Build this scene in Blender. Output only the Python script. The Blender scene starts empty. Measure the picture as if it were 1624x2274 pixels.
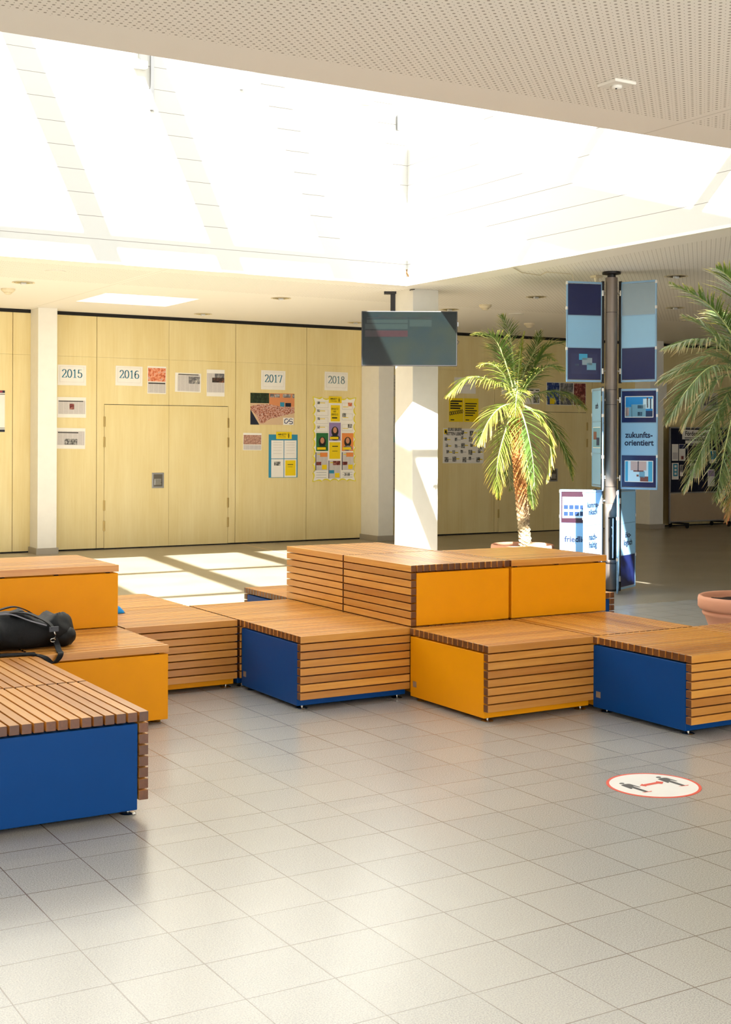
import bpy, bmesh, math, random
from mathutils import Vector, Matrix, Euler
random.seed(7)
SC = bpy.context.scene
COL = SC.collection

# ------------------------------------------------------------------ camera
W_, H_ = 1624.0, 2274.0
F_PX, YAW, PITCH, ROLL, PPY, EYE = 2933.062, 0.5349185, 0.00062464, 0.00387523, -165.076, 1.6426
fwd = Vector((math.sin(YAW)*math.cos(PITCH), math.cos(YAW)*math.cos(PITCH), math.sin(PITCH)))
rgt0 = Vector((math.cos(YAW), -math.sin(YAW), 0)); up0 = rgt0.cross(fwd)
rgt = rgt0*math.cos(ROLL) + up0*math.sin(ROLL)
upv = -rgt0*math.sin(ROLL) + up0*math.cos(ROLL)
cam = bpy.data.cameras.new('camera'); camo = bpy.data.objects.new('camera', cam); COL.objects.link(camo)
camo.matrix_world = Matrix(((rgt.x, upv.x, -fwd.x, 0), (rgt.y, upv.y, -fwd.y, 0), (rgt.z, upv.z, -fwd.z, EYE), (0, 0, 0, 1)))
cam.sensor_fit = 'VERTICAL'; cam.sensor_height = 24.0; cam.lens = F_PX/H_*24.0
cam.shift_y = PPY/H_; cam.clip_end = 200
SC.camera = camo

def ray(x, y):
    return fwd + rgt*((x-W_/2)/F_PX) - upv*((y-H_/2-PPY)/F_PX)
def at(x, y, depth):
    """point seen at pixel x, y, that far in front of the lens"""
    return Vector((0, 0, EYE)) + ray(x, y)*depth

# ------------------------------------------------------------------ light
SUN_DIR = Vector((0.60, 1.15, -1.0))
SUN_POWER, SKY_POWER = 38.0, 2.0
sd = bpy.data.lights.new('sun', 'SUN'); sd.energy = SUN_POWER; sd.angle = math.radians(0.6); sd.color = (1.0, 0.965, 0.905)
so = bpy.data.objects.new('sun', sd); COL.objects.link(so)
so.rotation_euler = SUN_DIR.to_track_quat('-Z', 'Y').to_euler(); so.location = (-4, -10, 14)
wd = bpy.data.worlds.new('world'); SC.world = wd; wd.use_nodes = True
bg = wd.node_tree.nodes['Background']; bg.inputs[0].default_value = (0.93, 0.97, 1.0, 1); bg.inputs[1].default_value = SKY_POWER
SC.view_settings.view_transform = 'Standard'; SC.view_settings.look = 'None'
SC.view_settings.gamma = 1.0; SC.view_settings.use_curve_mapping = False
SC.view_settings.exposure = 0.85
SC.cycles.max_bounces = 10; SC.cycles.diffuse_bounces = 6; SC.cycles.glossy_bounces = 4
SC.cycles.sample_clamp_indirect = 8.0
SC.cycles.use_denoising = True

# ------------------------------------------------------------------ materials
MATS = {}
class NT:
    def __init__(s, m): s.t = m.node_tree; s.b = s.t.nodes['Principled BSDF']
    def n(s, typ, **kw):
        nd = s.t.nodes.new(typ)
        for k, v in kw.items():
            if k.startswith('i_'):
                key = k[2:]; key = int(key) if key.isdigit() else key.replace('_', ' ')
                nd.inputs[key].default_value = v
            else: setattr(nd, k, v)
        return nd
    def l(s, a, b): s.t.links.new(a, b)
    def math(s, op, a, b=None, c=None):
        nd = s.t.nodes.new('ShaderNodeMath'); nd.operation = op
        for i, v in enumerate((a, b, c)):
            if v is None: continue
            if isinstance(v, (int, float)): nd.inputs[i].default_value = v
            else: s.l(v, nd.inputs[i])
        return nd.outputs[0]
    def mix(s, f, a, b):
        nd = s.t.nodes.new('ShaderNodeMix'); nd.data_type = 'RGBA'
        for sock, v in ((nd.inputs[0], f), (nd.inputs[6], a), (nd.inputs[7], b)):
            if isinstance(v, (int, float)): sock.default_value = v
            elif isinstance(v, tuple): sock.default_value = v if len(v) == 4 else v+(1,)
            else: s.l(v, sock)
        return nd.outputs[2]
def srgb(r, g, b):
    f = lambda c: (c/255/12.92) if c/255 <= .04045 else ((c/255+.055)/1.055)**2.4
    return (f(r), f(g), f(b), 1)
def mat(name, col, rough=.5, metal=0, spec=.5, trans=0, bump=None):
    if name in MATS: return MATS[name]
    m = bpy.data.materials.new(name); m.use_nodes = True; k = NT(m); b = k.b
    b.inputs['Base Color'].default_value = col if len(col) == 4 else tuple(col)+(1,)
    b.inputs['Roughness'].default_value = rough; b.inputs['Metallic'].default_value = metal
    b.inputs['Specular IOR Level'].default_value = spec
    # slight surface variation so nothing is perfectly flat
    tc = k.n('ShaderNodeTexCoord'); nz = k.n('ShaderNodeTexNoise', i_Scale=9.0, i_Detail=4.0)
    k.l(tc.outputs['Object'], nz.inputs['Vector'])
    c = b.inputs['Base Color'].default_value[:]
    k.l(k.mix(nz.outputs[0], (c[0]*.95, c[1]*.95, c[2]*.95, 1), (min(1, c[0]*1.04), min(1, c[1]*1.04), min(1, c[2]*1.04), 1)), b.inputs['Base Color'])
    if bump:
        n2 = k.n('ShaderNodeTexNoise', i_Scale=bump[0], i_Detail=3.0); k.l(tc.outputs['Object'], n2.inputs['Vector'])
        bp = k.n('ShaderNodeBump', i_Strength=bump[1], i_Distance=.01); k.l(n2.outputs[0], bp.inputs['Height']); k.l(bp.outputs[0], b.inputs['Normal'])
    if trans:
        tr = k.n('ShaderNodeBsdfTranslucent'); tr.inputs[0].default_value = c
        mx = k.n('ShaderNodeMixShader', i_0=trans); k.l(b.outputs[0], mx.inputs[1]); k.l(tr.outputs[0], mx.inputs[2])
        out = [n for n in k.t.nodes if n.type == 'OUTPUT_MATERIAL'][0]; k.l(mx.outputs[0], out.inputs[0])
    MATS[name] = m; return m

def wood_mat(name, ca, cb, cc, stretch=(1.6, 30, 30)):
    m = bpy.data.materials.new(name); m.use_nodes = True; k = NT(m)
    tc = k.n('ShaderNodeTexCoord'); mp = k.n('ShaderNodeMapping'); k.l(tc.outputs['Object'], mp.inputs[0]); mp.inputs['Scale'].default_value = stretch
    at_ = k.n('ShaderNodeAttribute', attribute_name='tint')
    off = k.n('ShaderNodeVectorMath', operation='ADD'); cx = k.n('ShaderNodeCombineXYZ')
    k.l(k.math('MULTIPLY', at_.outputs['Fac'], 37.0), cx.inputs[0]); k.l(mp.outputs[0], off.inputs[0]); k.l(cx.outputs[0], off.inputs[1])
    nz = k.n('ShaderNodeTexNoise', i_Scale=1.0, i_Detail=6.0, i_Roughness=.62, i_Distortion=.6); k.l(off.outputs[0], nz.inputs['Vector'])
    cr = k.n('ShaderNodeValToRGB'); k.l(nz.outputs[0], cr.inputs[0])
    cr.color_ramp.elements[0].position = .3; cr.color_ramp.elements[0].color = cb
    cr.color_ramp.elements[1].position = .7; cr.color_ramp.elements[1].color = ca
    c = k.mix(at_.outputs['Fac'], cr.outputs[0], cc)
    c2 = k.mix(.62, cr.outputs[0], c)
    k.l(c2, k.b.inputs['Base Color']); k.b.inputs['Roughness'].default_value = .3; k.b.inputs['Specular IOR Level'].default_value = .7
    bp = k.n('ShaderNodeBump', i_Strength=.12, i_Distance=.002); k.l(nz.outputs[0], bp.inputs['Height']); k.l(bp.outputs[0], k.b.inputs['Normal'])
    MATS[name] = m; return m
M_SLAT = wood_mat('oiled_slat_wood', srgb(228, 166, 76), srgb(204, 134, 48), srgb(140, 76, 22))
M_END = wood_mat('slat_end_grain', srgb(124, 72, 30), srgb(98, 52, 20), srgb(64, 32, 12), (60, 60, 60))

def birch():
    m = bpy.data.materials.new('birch_panel'); m.use_nodes = True; k = NT(m)
    tc = k.n('ShaderNodeTexCoord'); mp = k.n('ShaderNodeMapping'); k.l(tc.outputs['Object'], mp.inputs[0]); mp.inputs['Scale'].default_value = (3.2, 1, .55)
    nz = k.n('ShaderNodeTexNoise', i_Scale=1.3, i_Detail=5.0, i_Roughness=.55); k.l(mp.outputs[0], nz.inputs['Vector'])
    mp2 = k.n('ShaderNodeMapping'); k.l(tc.outputs['Object'], mp2.inputs[0]); mp2.inputs['Scale'].default_value = (45, 1, 2.0)
    n2 = k.n('ShaderNodeTexNoise', i_Scale=1.0, i_Detail=3.0); k.l(mp2.outputs[0], n2.inputs['Vector'])
    f = k.math('ADD', k.math('MULTIPLY', nz.outputs[0], .7), k.math('MULTIPLY', n2.outputs[0], .3))
    cr = k.n('ShaderNodeValToRGB'); k.l(f, cr.inputs[0])
    cr.color_ramp.elements[0].position = .32; cr.color_ramp.elements[0].color = srgb(226, 205, 144)
    cr.color_ramp.elements[1].position = .68; cr.color_ramp.elements[1].color = srgb(237, 221, 168)
    k.l(cr.outputs[0], k.b.inputs['Base Color']); k.b.inputs['Roughness'].default_value = .38
    MATS['birch'] = m; return m
M_BIRCH = birch()

def floor_tile():
    m = bpy.data.materials.new('granite_tile'); m.use_nodes = True; k = NT(m)
    tc = k.n('ShaderNodeTexCoord'); sp = k.n('ShaderNodeSeparateXYZ'); k.l(tc.outputs['Object'], sp.inputs[0])
    X, Y = sp.outputs[0], sp.outputs[1]
    fx = k.math('FRACT', k.math('DIVIDE', k.math('SUBTRACT', X, 1.376-30), .3))
    isfar = k.math('GREATER_THAN', Y, 5.1)
    y1 = k.math('SUBTRACT', Y, k.math('ADD', 3.502-30, k.math('MULTIPLY', isfar, .212)))
    fy = k.math('FRACT', k.math('DIVIDE', y1, .3))
    dx = k.math('MULTIPLY', k.math('MINIMUM', fx, k.math('SUBTRACT', 1.0, fx)), .3)
    dy = k.math('MULTIPLY', k.math('MINIMUM', fy, k.math('SUBTRACT', 1.0, fy)), .3)
    jn = k.n('ShaderNodeTexNoise', i_Scale=2.0); k.l(tc.outputs['Object'], jn.inputs['Vector'])
    w = k.math('MULTIPLY', jn.outputs[0], .0040)
    lx = k.math('LESS_THAN', dx, w); ly = k.math('LESS_THAN', dy, w)
    ex = k.math('LESS_THAN', k.math('ABSOLUTE', k.math('SUBTRACT', Y, 5.213)), .0026)
    line = k.math('MAXIMUM', k.math('MAXIMUM', lx, ly), ex)
    tn = k.n('ShaderNodeTexNoise', i_Scale=200.0, i_Detail=3.0, i_Roughness=.65); k.l(tc.outputs['Object'], tn.inputs['Vector'])
    cr = k.n('ShaderNodeValToRGB'); k.l(tn.outputs[0], cr.inputs[0])
    e = cr.color_ramp.elements; e[0].position = .33; e[0].color = srgb(126, 126, 126); e[1].position = .62; e[1].color = srgb(190, 187, 182)
    big = k.n('ShaderNodeTexNoise', i_Scale=1.6, i_Detail=2.0); k.l(tc.outputs['Object'], big.inputs['Vector'])
    c = k.mix(k.math('MULTIPLY', big.outputs[0], .25), cr.outputs[0], srgb(160, 154, 142))
    # white-noise per tile
    fl = k.n('ShaderNodeCombineXYZ'); k.l(k.math('FLOOR', k.math('DIVIDE', k.math('SUBTRACT', X, 1.376-30), .3)), fl.inputs[0]); k.l(k.math('FLOOR', k.math('DIVIDE', y1, .3)), fl.inputs[1])
    wn = k.n('ShaderNodeTexWhiteNoise'); k.l(fl.outputs[0], wn.inputs['Vector'])
    c = k.mix(k.math('MULTIPLY', wn.outputs['Value'], .16), c, srgb(196, 190, 178))
    c = k.mix(k.math('MULTIPLY', line, .9), c, srgb(100, 82, 66))
    k.l(c, k.b.inputs['Base Color'])
    k.l(k.math('ADD', .2, k.math('MULTIPLY', tn.outputs[0], .08)), k.b.inputs['Roughness'])
    k.b.inputs['Specular IOR Level'].default_value = .85
    bp = k.n('ShaderNodeBump', i_Strength=.25, i_Distance=.002); k.l(k.math('SUBTRACT', 1.0, line), bp.inputs['Height']); k.l(bp.outputs[0], k.b.inputs['Normal'])
    MATS['tile'] = m; return m
def lino():
    m = bpy.data.materials.new('grey_linoleum'); m.use_nodes = True; k = NT(m)
    tc = k.n('ShaderNodeTexCoord'); a = k.n('ShaderNodeTexNoise', i_Scale=60.0, i_Detail=4.0); b = k.n('ShaderNodeTexNoise', i_Scale=1.1, i_Detail=3.0)
    k.l(tc.outputs['Object'], a.inputs['Vector']); k.l(tc.outputs['Object'], b.inputs['Vector'])
    f = k.math('ADD', k.math('MULTIPLY', a.outputs[0], .5), k.math('MULTIPLY', b.outputs[0], .5))
    cr = k.n('ShaderNodeValToRGB'); k.l(f, cr.inputs[0]); e = cr.color_ramp.elements
    e[0].position = .35; e[0].color = srgb(140, 130, 112); e[1].position = .65; e[1].color = srgb(168, 158, 140)
    k.l(cr.outputs[0], k.b.inputs['Base Color']); k.b.inputs['Roughness'].default_value = .3
    MATS['lino'] = m; return m
M_TILE, M_LINO = floor_tile(), lino()

def perf_ceiling():
    m = bpy.data.materials.new('perforated_plasterboard'); m.use_nodes = True; k = NT(m)
    tc = k.n('ShaderNodeTexCoord'); sp = k.n('ShaderNodeSeparateXYZ'); k.l(tc.outputs['Object'], sp.inputs[0])
    X, Y = sp.outputs[0], sp.outputs[1]
    P = .030
    ux = k.math('DIVIDE', k.math('ADD', X, 60), P); uy = k.math('DIVIDE', k.math('ADD', Y, 60), P)
    ax = k.math('SUBTRACT', k.math('FRACT', ux), .5); ay = k.math('SUBTRACT', k.math('FRACT', uy), .5)
    r = k.math('SQRT', k.math('ADD', k.math('MULTIPLY', ax, ax), k.math('MULTIPLY', ay, ay)))
    par = k.math('MODULO', k.math('ADD', k.math('FLOOR', ux), k.math('FLOOR', uy)), 2.0)
    rad = k.math('ADD', .11, k.math('MULTIPLY', par, .13))
    hole = k.math('LESS_THAN', r, rad)
    # plain margins round the light well, along the joints
    inx = k.math('MULTIPLY', k.math('GREATER_THAN', X, -4.4), k.math('LESS_THAN', X, 8.78))
    iny = k.math('MULTIPLY', k.math('GREATER_THAN', Y, 5.59), k.math('LESS_THAN', Y, 13.62))
    marg = k.math('MULTIPLY', inx, iny)
    marg = k.math('MAXIMUM', marg, k.math('LESS_THAN', k.math('ABSOLUTE', k.math('SUBTRACT', X, 5.42)), .045))
    marg = k.math('MAXIMUM', marg, k.math('GREATER_THAN', Y, 15.0))
    hole = k.math('MULTIPLY', hole, k.math('SUBTRACT', 1.0, marg))
    jo = k.math('LESS_THAN', k.math('ABSOLUTE', k.math('SUBTRACT', X, 5.42)), .005)
    c = k.mix(k.math('MULTIPLY', hole, .75), srgb(244, 240, 232), srgb(130, 118, 102))
    c = k.mix(k.math('MULTIPLY', jo, .35), c, srgb(150, 138, 120))
    k.l(c, k.b.inputs['Base Color']); k.b.inputs['Roughness'].default_value = .8
    bp = k.n('ShaderNodeBump', i_Strength=.3, i_Distance=.004); k.l(k.math('SUBTRACT', 1.0, hole), bp.inputs['Height']); k.l(bp.outputs[0], k.b.inputs['Normal'])
    return m
M_CEIL = perf_ceiling()
def well_mat():
    m = bpy.data.materials.new('white_well_panel'); m.use_nodes = True; k = NT(m)
    tc = k.n('ShaderNodeTexCoord'); sp = k.n('ShaderNodeSeparateXYZ'); k.l(tc.outputs['Object'], sp.inputs[0])
    d = k.math('FRACT', k.math('DIVIDE', k.math('ADD', sp.outputs[2], .05), .235))
    ln = k.math('LESS_THAN', d, .022)
    k.l(k.mix(k.math('MULTIPLY', ln, .8), srgb(214, 214, 210), srgb(110, 100, 90)), k.b.inputs['Base Color']); k.b.inputs['Roughness'].default_value = .7
    return m
M_WELL = well_mat()
M_WHITE = mat('white_paint', srgb(238, 235, 226), .6)
M_SKIRT = mat('grey_skirting', srgb(168, 160, 146), .5)
M_BLACK = mat('black_gap', srgb(22, 20, 18), .8)
M_YEL = mat('yellow_powder_coat', srgb(228, 148, 0), .45, spec=.18)
M_BLUE = mat('blue_powder_coat', srgb(0, 63, 128), .42, spec=.18)
M_STEEL = mat('stainless_steel', srgb(190, 188, 182), .25, 1.0)
M_ALU = mat('brushed_aluminium', srgb(176, 176, 178), .35, .9)
M_BRONZE = mat('grey_bronze_steel', srgb(128, 116, 106), .36, .45)
M_DARKM = mat('dark_hinge_metal', srgb(52, 50, 50), .4, .7)
M_PAPER = mat('paper_white', srgb(240, 236, 228), .7)
M_NEWS = None
def news():
    m = bpy.data.materials.new('newsprint'); m.use_nodes = True; k = NT(m)
    tc = k.n('ShaderNodeTexCoord'); sp = k.n('ShaderNodeSeparateXYZ'); k.l(tc.outputs['Object'], sp.inputs[0])
    lines = k.math('GREATER_THAN', k.math('FRACT', k.math('DIVIDE', k.math('ADD', sp.outputs[2], 5), .011)), .45)
    cols = k.math('GREATER_THAN', k.math('FRACT', k.math('DIVIDE', k.math('ADD', sp.outputs[0], 5.01), .074)), .1)
    nz = k.n('ShaderNodeTexNoise', i_Scale=90.0); k.l(tc.outputs['Object'], nz.inputs['Vector'])
    f = k.math('MULTIPLY', k.math('MULTIPLY', lines, cols), k.math('ADD', .12, k.math('MULTIPLY', nz.outputs[0], .45)))
    k.l(k.mix(f, srgb(214, 208, 204), srgb(120, 118, 124)), k.b.inputs['Base Color']); k.b.inputs['Roughness'].default_value = .8
    return m
M_NEWS = news()
def photo_mat(name, cols, scale=18.0, detail=6.0, rough=.5):
    m = bpy.data.materials.new(name); m.use_nodes = True; k = NT(m)
    tc = k.n('ShaderNodeTexCoord'); nz = k.n('ShaderNodeTexNoise', i_Scale=scale, i_Detail=detail, i_Roughness=.75); k.l(tc.outputs['Object'], nz.inputs['Vector'])
    cr = k.n('ShaderNodeValToRGB'); k.l(nz.outputs[0], cr.inputs[0]); cr.color_ramp.interpolation = 'LINEAR'
    e = cr.color_ramp.elements; n = len(cols)
    e[0].position = .34; e[0].color = cols[0]; e[1].position = .66; e[1].color = cols[-1]
    for i in range(1, n-1):
        q = e.new(.34+.32*i/(n-1)); q.color = cols[i]
    k.l(cr.outputs[0], k.b.inputs['Base Color']); k.b.inputs['Roughness'].default_value = rough
    MATS[name] = m; return m
M_CROWD = photo_mat('crowd_print', [srgb(20, 20, 30), srgb(120, 60, 44), srgb(205, 130, 100), srgb(225, 205, 195), srgb(50, 44, 56)], 60)
M_TREES = photo_mat('tree_print', [srgb(10, 18, 10), srgb(35, 50, 30), srgb(60, 80, 50)], 20)
M_KIDS = photo_mat('orange_photo_print', [srgb(90, 60, 60), srgb(205, 95, 50), srgb(240, 170, 130), srgb(150, 170, 190)], 22)
M_BWPH = photo_mat('black_white_photo_print', [srgb(20, 20, 20), srgb(120, 118, 115), srgb(225, 222, 216)], 26)
M_REDPH = photo_mat('red_photo_print', [srgb(30, 20, 30), srgb(120, 40, 40), srgb(200, 150, 130)], 14)
M_BLUPH = photo_mat('blue_photo_print', [srgb(10, 20, 60), srgb(30, 60, 130), srgb(180, 190, 200)], 12)
M_GRYPH = photo_mat('grey_photo_print', [srgb(70, 70, 76), srgb(110, 108, 112), srgb(205, 200, 190)], 12)
M_BRICK = mat('orange_facade_print', srgb(214, 140, 92), .6)
M_GROUND = mat('pale_ground_print', srgb(216, 186, 150), .6)
M_NAVYP = mat('dark_blue_print', srgb(28, 34, 52), .6)
M_YELP = mat('yellow_print', srgb(240, 208, 0), .6)
M_INK = mat('black_ink', srgb(30, 28, 26), .7)
M_TEAL = mat('teal_ink', srgb(30, 120, 150), .7)
M_TEALC = mat('teal_card', srgb(50, 140, 175), .5)
M_ORNP = mat('orange_print', srgb(232, 140, 70), .6)
M_GREENP = mat('green_print', srgb(40, 110, 60), .6)
M_PURP = mat('lilac_print', srgb(150, 130, 180), .6)
M_SKIN = mat('portrait_print', srgb(200, 140, 105), .6)
M_SKYBL = mat('light_blue_film', srgb(176, 222, 250), .3, trans=.4)
M_NAVY = mat('navy_film', srgb(26, 36, 84), .2)
M_GREYBL = mat('grey_blue_film', srgb(140, 160, 172), .25)
M_MAROON = mat('maroon_film', srgb(56, 30, 44), .25)
M_FRAME = mat('pale_blue_frame', srgb(150, 190, 222), .25, trans=.2)
M_TXT = mat('navy_lettering', srgb(16, 32, 72), .5)
M_CLIP = mat('white_plastic_clip', srgb(226, 226, 222), .4)
M_TERRA = mat('terracotta', srgb(222, 158, 126), .65, bump=(60, .1))
M_SOIL = mat('dark_soil', srgb(48, 36, 28), .95, bump=(80, .8))
M_BAG = mat('black_bag_fabric', srgb(7, 7, 8), .55, spec=.25, bump=(350, .25))
M_STRAP = mat('black_webbing', srgb(12, 12, 14), .6, spec=.25)
M_ZIP = mat('grey_zip', srgb(110, 110, 118), .4, .3)
M_CLOTH = mat('bright_blue_cloth', srgb(0, 140, 215), .7)
M_RED = mat('red_floor_print', srgb(226, 84, 58), .5)
M_PICT = mat('dark_grey_pictogram', srgb(78, 76, 74), .5)
M_STICK = mat('white_vinyl', srgb(246, 244, 240), .4)
M_PERSP = mat('opal_panel', srgb(250, 250, 248), .5, trans=.85)
M_LAMPR = mat('chrome_reflector', srgb(200, 198, 190), .15, 1.0)
M_PLAST = mat('cream_plastic', srgb(226, 214, 184), .5)
M_CABLE = mat('cream_cable', srgb(206, 194, 166), .6)

# ------------------------------------------------------------------ mesh helpers
def bez(P, n):
    """smooth curve through the points"""
    out = []; K = len(P)
    for s in range(K-1):
        p0 = P[max(s-1, 0)]; p1 = P[s]; p2 = P[s+1]; p3 = P[min(s+2, K-1)]
        for i in range(n):
            t = i/n; out.append(.5*((2*p1)+(p2-p0)*t+(2*p0-5*p1+4*p2-p3)*t*t+(3*p1-p0-3*p2+p3)*t*t*t))
    out.append(P[-1]); return out
class MB:
    def __init__(s): s.v = []; s.f = []; s.mi = []; s.t = []
    def add(s, vs, fs, mi=0, tint=0.0):
        o = len(s.v); s.v += [tuple(v) for v in vs]
        for i, f in enumerate(fs):
            s.f.append([a+o for a in f]); s.mi.append(mi[i] if isinstance(mi, (list, tuple)) else mi); s.t.append(tint)
        return s
    def box(s, x0, x1, y0, y1, z0, z1, mi=0, tint=0.0):
        v = [(x0, y0, z0), (x1, y0, z0), (x1, y1, z0), (x0, y1, z0), (x0, y0, z1), (x1, y0, z1), (x1, y1, z1), (x0, y1, z1)]
        f = [(0, 3, 2, 1), (4, 5, 6, 7), (0, 1, 5, 4), (1, 2, 6, 5), (2, 3, 7, 6), (3, 0, 4, 7)]   # bottom top -y +x +y -x
        return s.add(v, f, mi, tint)
    def obox(s, c, ax, ay, az, mi=0):
        """box about c with half-axis vectors"""
        v = [c+ax*i+ay*j+az*k for k in (-1, 1) for (i, j) in ((-1, -1), (1, -1), (1, 1), (-1, 1))]
        f = [(0, 3, 2, 1), (4, 5, 6, 7), (0, 1, 5, 4), (1, 2, 6, 5), (2, 3, 7, 6), (3, 0, 4, 7)]
        return s.add(v, f, mi)
    def lathe(s, prof, n=32, c=(0, 0, 0), cap=True, mi=0):
        vs = []; fs = []
        for r, z in prof:
            for i in range(n):
                a = 2*math.pi*i/n; vs.append((c[0]+r*math.cos(a), c[1]+r*math.sin(a), c[2]+z))
        for j in range(len(prof)-1):
            for i in range(n):
                i2 = (i+1) % n; fs.append((j*n+i, j*n+i2, (j+1)*n+i2, (j+1)*n+i))
        if cap:
            if prof[0][0] > 1e-5: fs.append(tuple(range(n-1, -1, -1)))
            if prof[-1][0] > 1e-5: fs.append(tuple(range((len(prof)-1)*n, len(prof)*n)))
        return s.add(vs, fs, mi)
    def tube(s, pts, rad, n=8, mi=0, flat=1.0):
        pts = [Vector(p) for p in pts]; vs = []; fs = []; N = len(pts)
        up = Vector((0, 0, 1))
        for j, p in enumerate(pts):
            t = (pts[min(j+1, N-1)]-pts[max(j-1, 0)]).normalized()
            a = t.cross(up)
            if a.length < .05: a = t.cross(Vector((1, 0, 0)))
            a.normalize(); b = t.cross(a).normalized()
            r = rad[j] if isinstance(rad, (list, tuple)) else rad
            for i in range(n):
                q = 2*math.pi*i/n; vs.append(p+a*(r*math.cos(q))+b*(r*flat*math.sin(q)))
        for j in range(N-1):
            for i in range(n):
                i2 = (i+1) % n; fs.append((j*n+i, j*n+i2, (j+1)*n+i2, (j+1)*n+i))
        fs.append(tuple(range(n-1, -1, -1))); fs.append(tuple(range((N-1)*n, N*n)))
        return s.add(vs, fs, mi)
    def prism(s, pts, y0, y1, mi=0):
        """outline of (x,z) pushed from y0 to y1"""
        n = len(pts); vs = [(x, y0, z) for x, z in pts]+[(x, y1, z) for x, z in pts]
        fs = [tuple(range(n)), tuple(range(2*n-1, n-1, -1))]+[(i, i+n, (i+1) % n+n, (i+1) % n) for i in range(n)]
        return s.add(vs, fs, mi)
    def star(s, pts, y0, y1, mi=0):
        """outline of (x,z) round the origin, filled as a fan"""
        n = len(pts); vs = [(x, y0, z) for x, z in pts]+[(x, y1, z) for x, z in pts]+[(0, y0, 0), (0, y1, 0)]
        fs = []
        for i in range(n): j = (i+1) % n; fs += [(i, j, 2*n), (j+n, i+n, 2*n+1), (i, i+n, j+n, j)]
        return s.add(vs, fs, mi)
    def build(s, name, mats, parent=None, loc=None, rotz=0, smooth=False, bevel=0, autosm=False):
        me = bpy.data.meshes.new(name); me.from_pydata(s.v, [], s.f)
        if not isinstance(mats, (list, tuple)): mats = [mats]
        for m in mats: me.materials.append(m)
        me.polygons.foreach_set('material_index', s.mi)
        if any(s.t):
            a = me.attributes.new('tint', 'FLOAT', 'FACE'); a.data.foreach_set('value', s.t)
        bm = bmesh.new(); bm.from_mesh(me); bmesh.ops.recalc_face_normals(bm, faces=bm.faces); bm.to_mesh(me); bm.free()
        if smooth: me.polygons.foreach_set('use_smooth', [True]*len(me.polygons))
        o = bpy.data.objects.new(name, me); COL.objects.link(o)
        if parent: o.parent = parent
        if loc is not None: o.location = loc
        o.rotation_euler[2] = rotz
        if bevel:
            b = o.modifiers.new('bevel', 'BEVEL'); b.width = bevel; b.segments = 2; b.limit_method = 'ANGLE'; b.angle_limit = .6
        return o
def tag(o, label, cat, group=None, kind=None):
    if label: o['label'] = label
    if cat: o['category'] = cat
    if group: o['group'] = group
    if kind: o['kind'] = kind
    return o
def thing(name, label, cat, loc=(0, 0, 0), rotz=0, group=None):
    o = bpy.data.objects.new(name, None); o.empty_display_size = .1; COL.objects.link(o)
    o.location = loc; o.rotation_euler[2] = rotz
    return tag(o, label, cat, group)
def struct(o, label=None, cat=None):
    o['kind'] = 'structure'
    if label: o['label'] = label
    if cat: o['category'] = cat
    return o
def text_mb(txt, size, align='CENTER', bold=0.0, xs=1.0, spacing=1.0, line=1.0):
    """letters as flat geometry in the x,z plane facing -y"""
    cu = bpy.data.curves.new('tmp', 'FONT'); cu.body = txt; cu.size = size; cu.align_x = align; cu.align_y = 'CENTER'
    cu.offset = bold; cu.extrude = 0.0004; cu.space_character = spacing; cu.space_line = line; cu.resolution_u = 3
    ob = bpy.data.objects.new('tmp', cu); COL.objects.link(ob)
    dg = bpy.context.evaluated_depsgraph_get(); me = bpy.data.meshes.new_from_object(ob.evaluated_get(dg))
    mb = MB(); mb.add([(v.co.x*xs, -v.co.z, v.co.y) for v in me.vertices], [tuple(p.vertices) for p in me.polygons])
    bpy.data.objects.remove(ob); bpy.data.curves.remove(cu); bpy.data.meshes.remove(me)
    return mb

# ================================================================== SETTING
CZ = 3.46           # ceiling
WY = 18.62          # wood wall
HX0, HX1, HY0, HY1 = -4.0, 8.43, 5.93, 13.27      # light well
SX0, SX1, SY0, SY1 = 5.66, 6.94, 15.98, 17.16     # small roof light
RX0, RX1, RY0 = -9.0, 25.0, -7.0
m = MB(); m.box(RX0, RX1, RY0, 9.95, -.2, 0, 0); m.box(RX0, RX1, 9.95, 19.2, -.2, 0, 1)
struct(m.build('floor', [M_TILE, M_LINO]))
m = MB(); T = .03
m.box(RX0, RX1, RY0, HY0, CZ, CZ+T); m.box(RX0, HX0, HY0, HY1, CZ, CZ+T); m.box(HX1, RX1, HY0, HY1, CZ, CZ+T)
m.box(RX0, RX1, HY1, SY0, CZ, CZ+T); m.box(RX0, SX0, SY0, SY1, CZ, CZ+T); m.box(SX1, RX1, SY0, SY1, CZ, CZ+T); m.box(RX0, RX1, SY1, 19.2, CZ, CZ+T)
struct(m.build('ceiling', M_CEIL))
# light well walls above the ceiling opening, under a roof that rises towards the far side
RZ0, RP = 4.6, .30
rz = lambda y: RZ0+RP*(y-HY0)
RZ = rz(HY1)
def side_wall(x0, x1, name):
    v = [(x, y, z) for x in (x0, x1) for (y, z) in ((HY0-.2, CZ+T), (HY1+.2, CZ+T), (HY1+.2, rz(HY1+.2)), (HY0-.2, rz(HY0-.2)))]
    m = MB().add(v, [(0, 1, 2, 3), (7, 6, 5, 4), (0, 4, 5, 1), (1, 5, 6, 2), (2, 6, 7, 3), (3, 7, 4, 0)]); struct(m.build(name, M_WELL))
struct(MB().box(HX0, HX1, HY1, HY1+.2, CZ+T, RZ).build('wall_well_far', M_WELL))
side_wall(HX1, HX1+.2, 'wall_well_right'); side_wall(HX0-.2, HX0, 'wall_well_left')
struct(MB().box(HX0, HX1, HY0-.2, HY0, CZ+T, RZ0-.06).build('wall_well_near', M_WELL))
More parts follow.
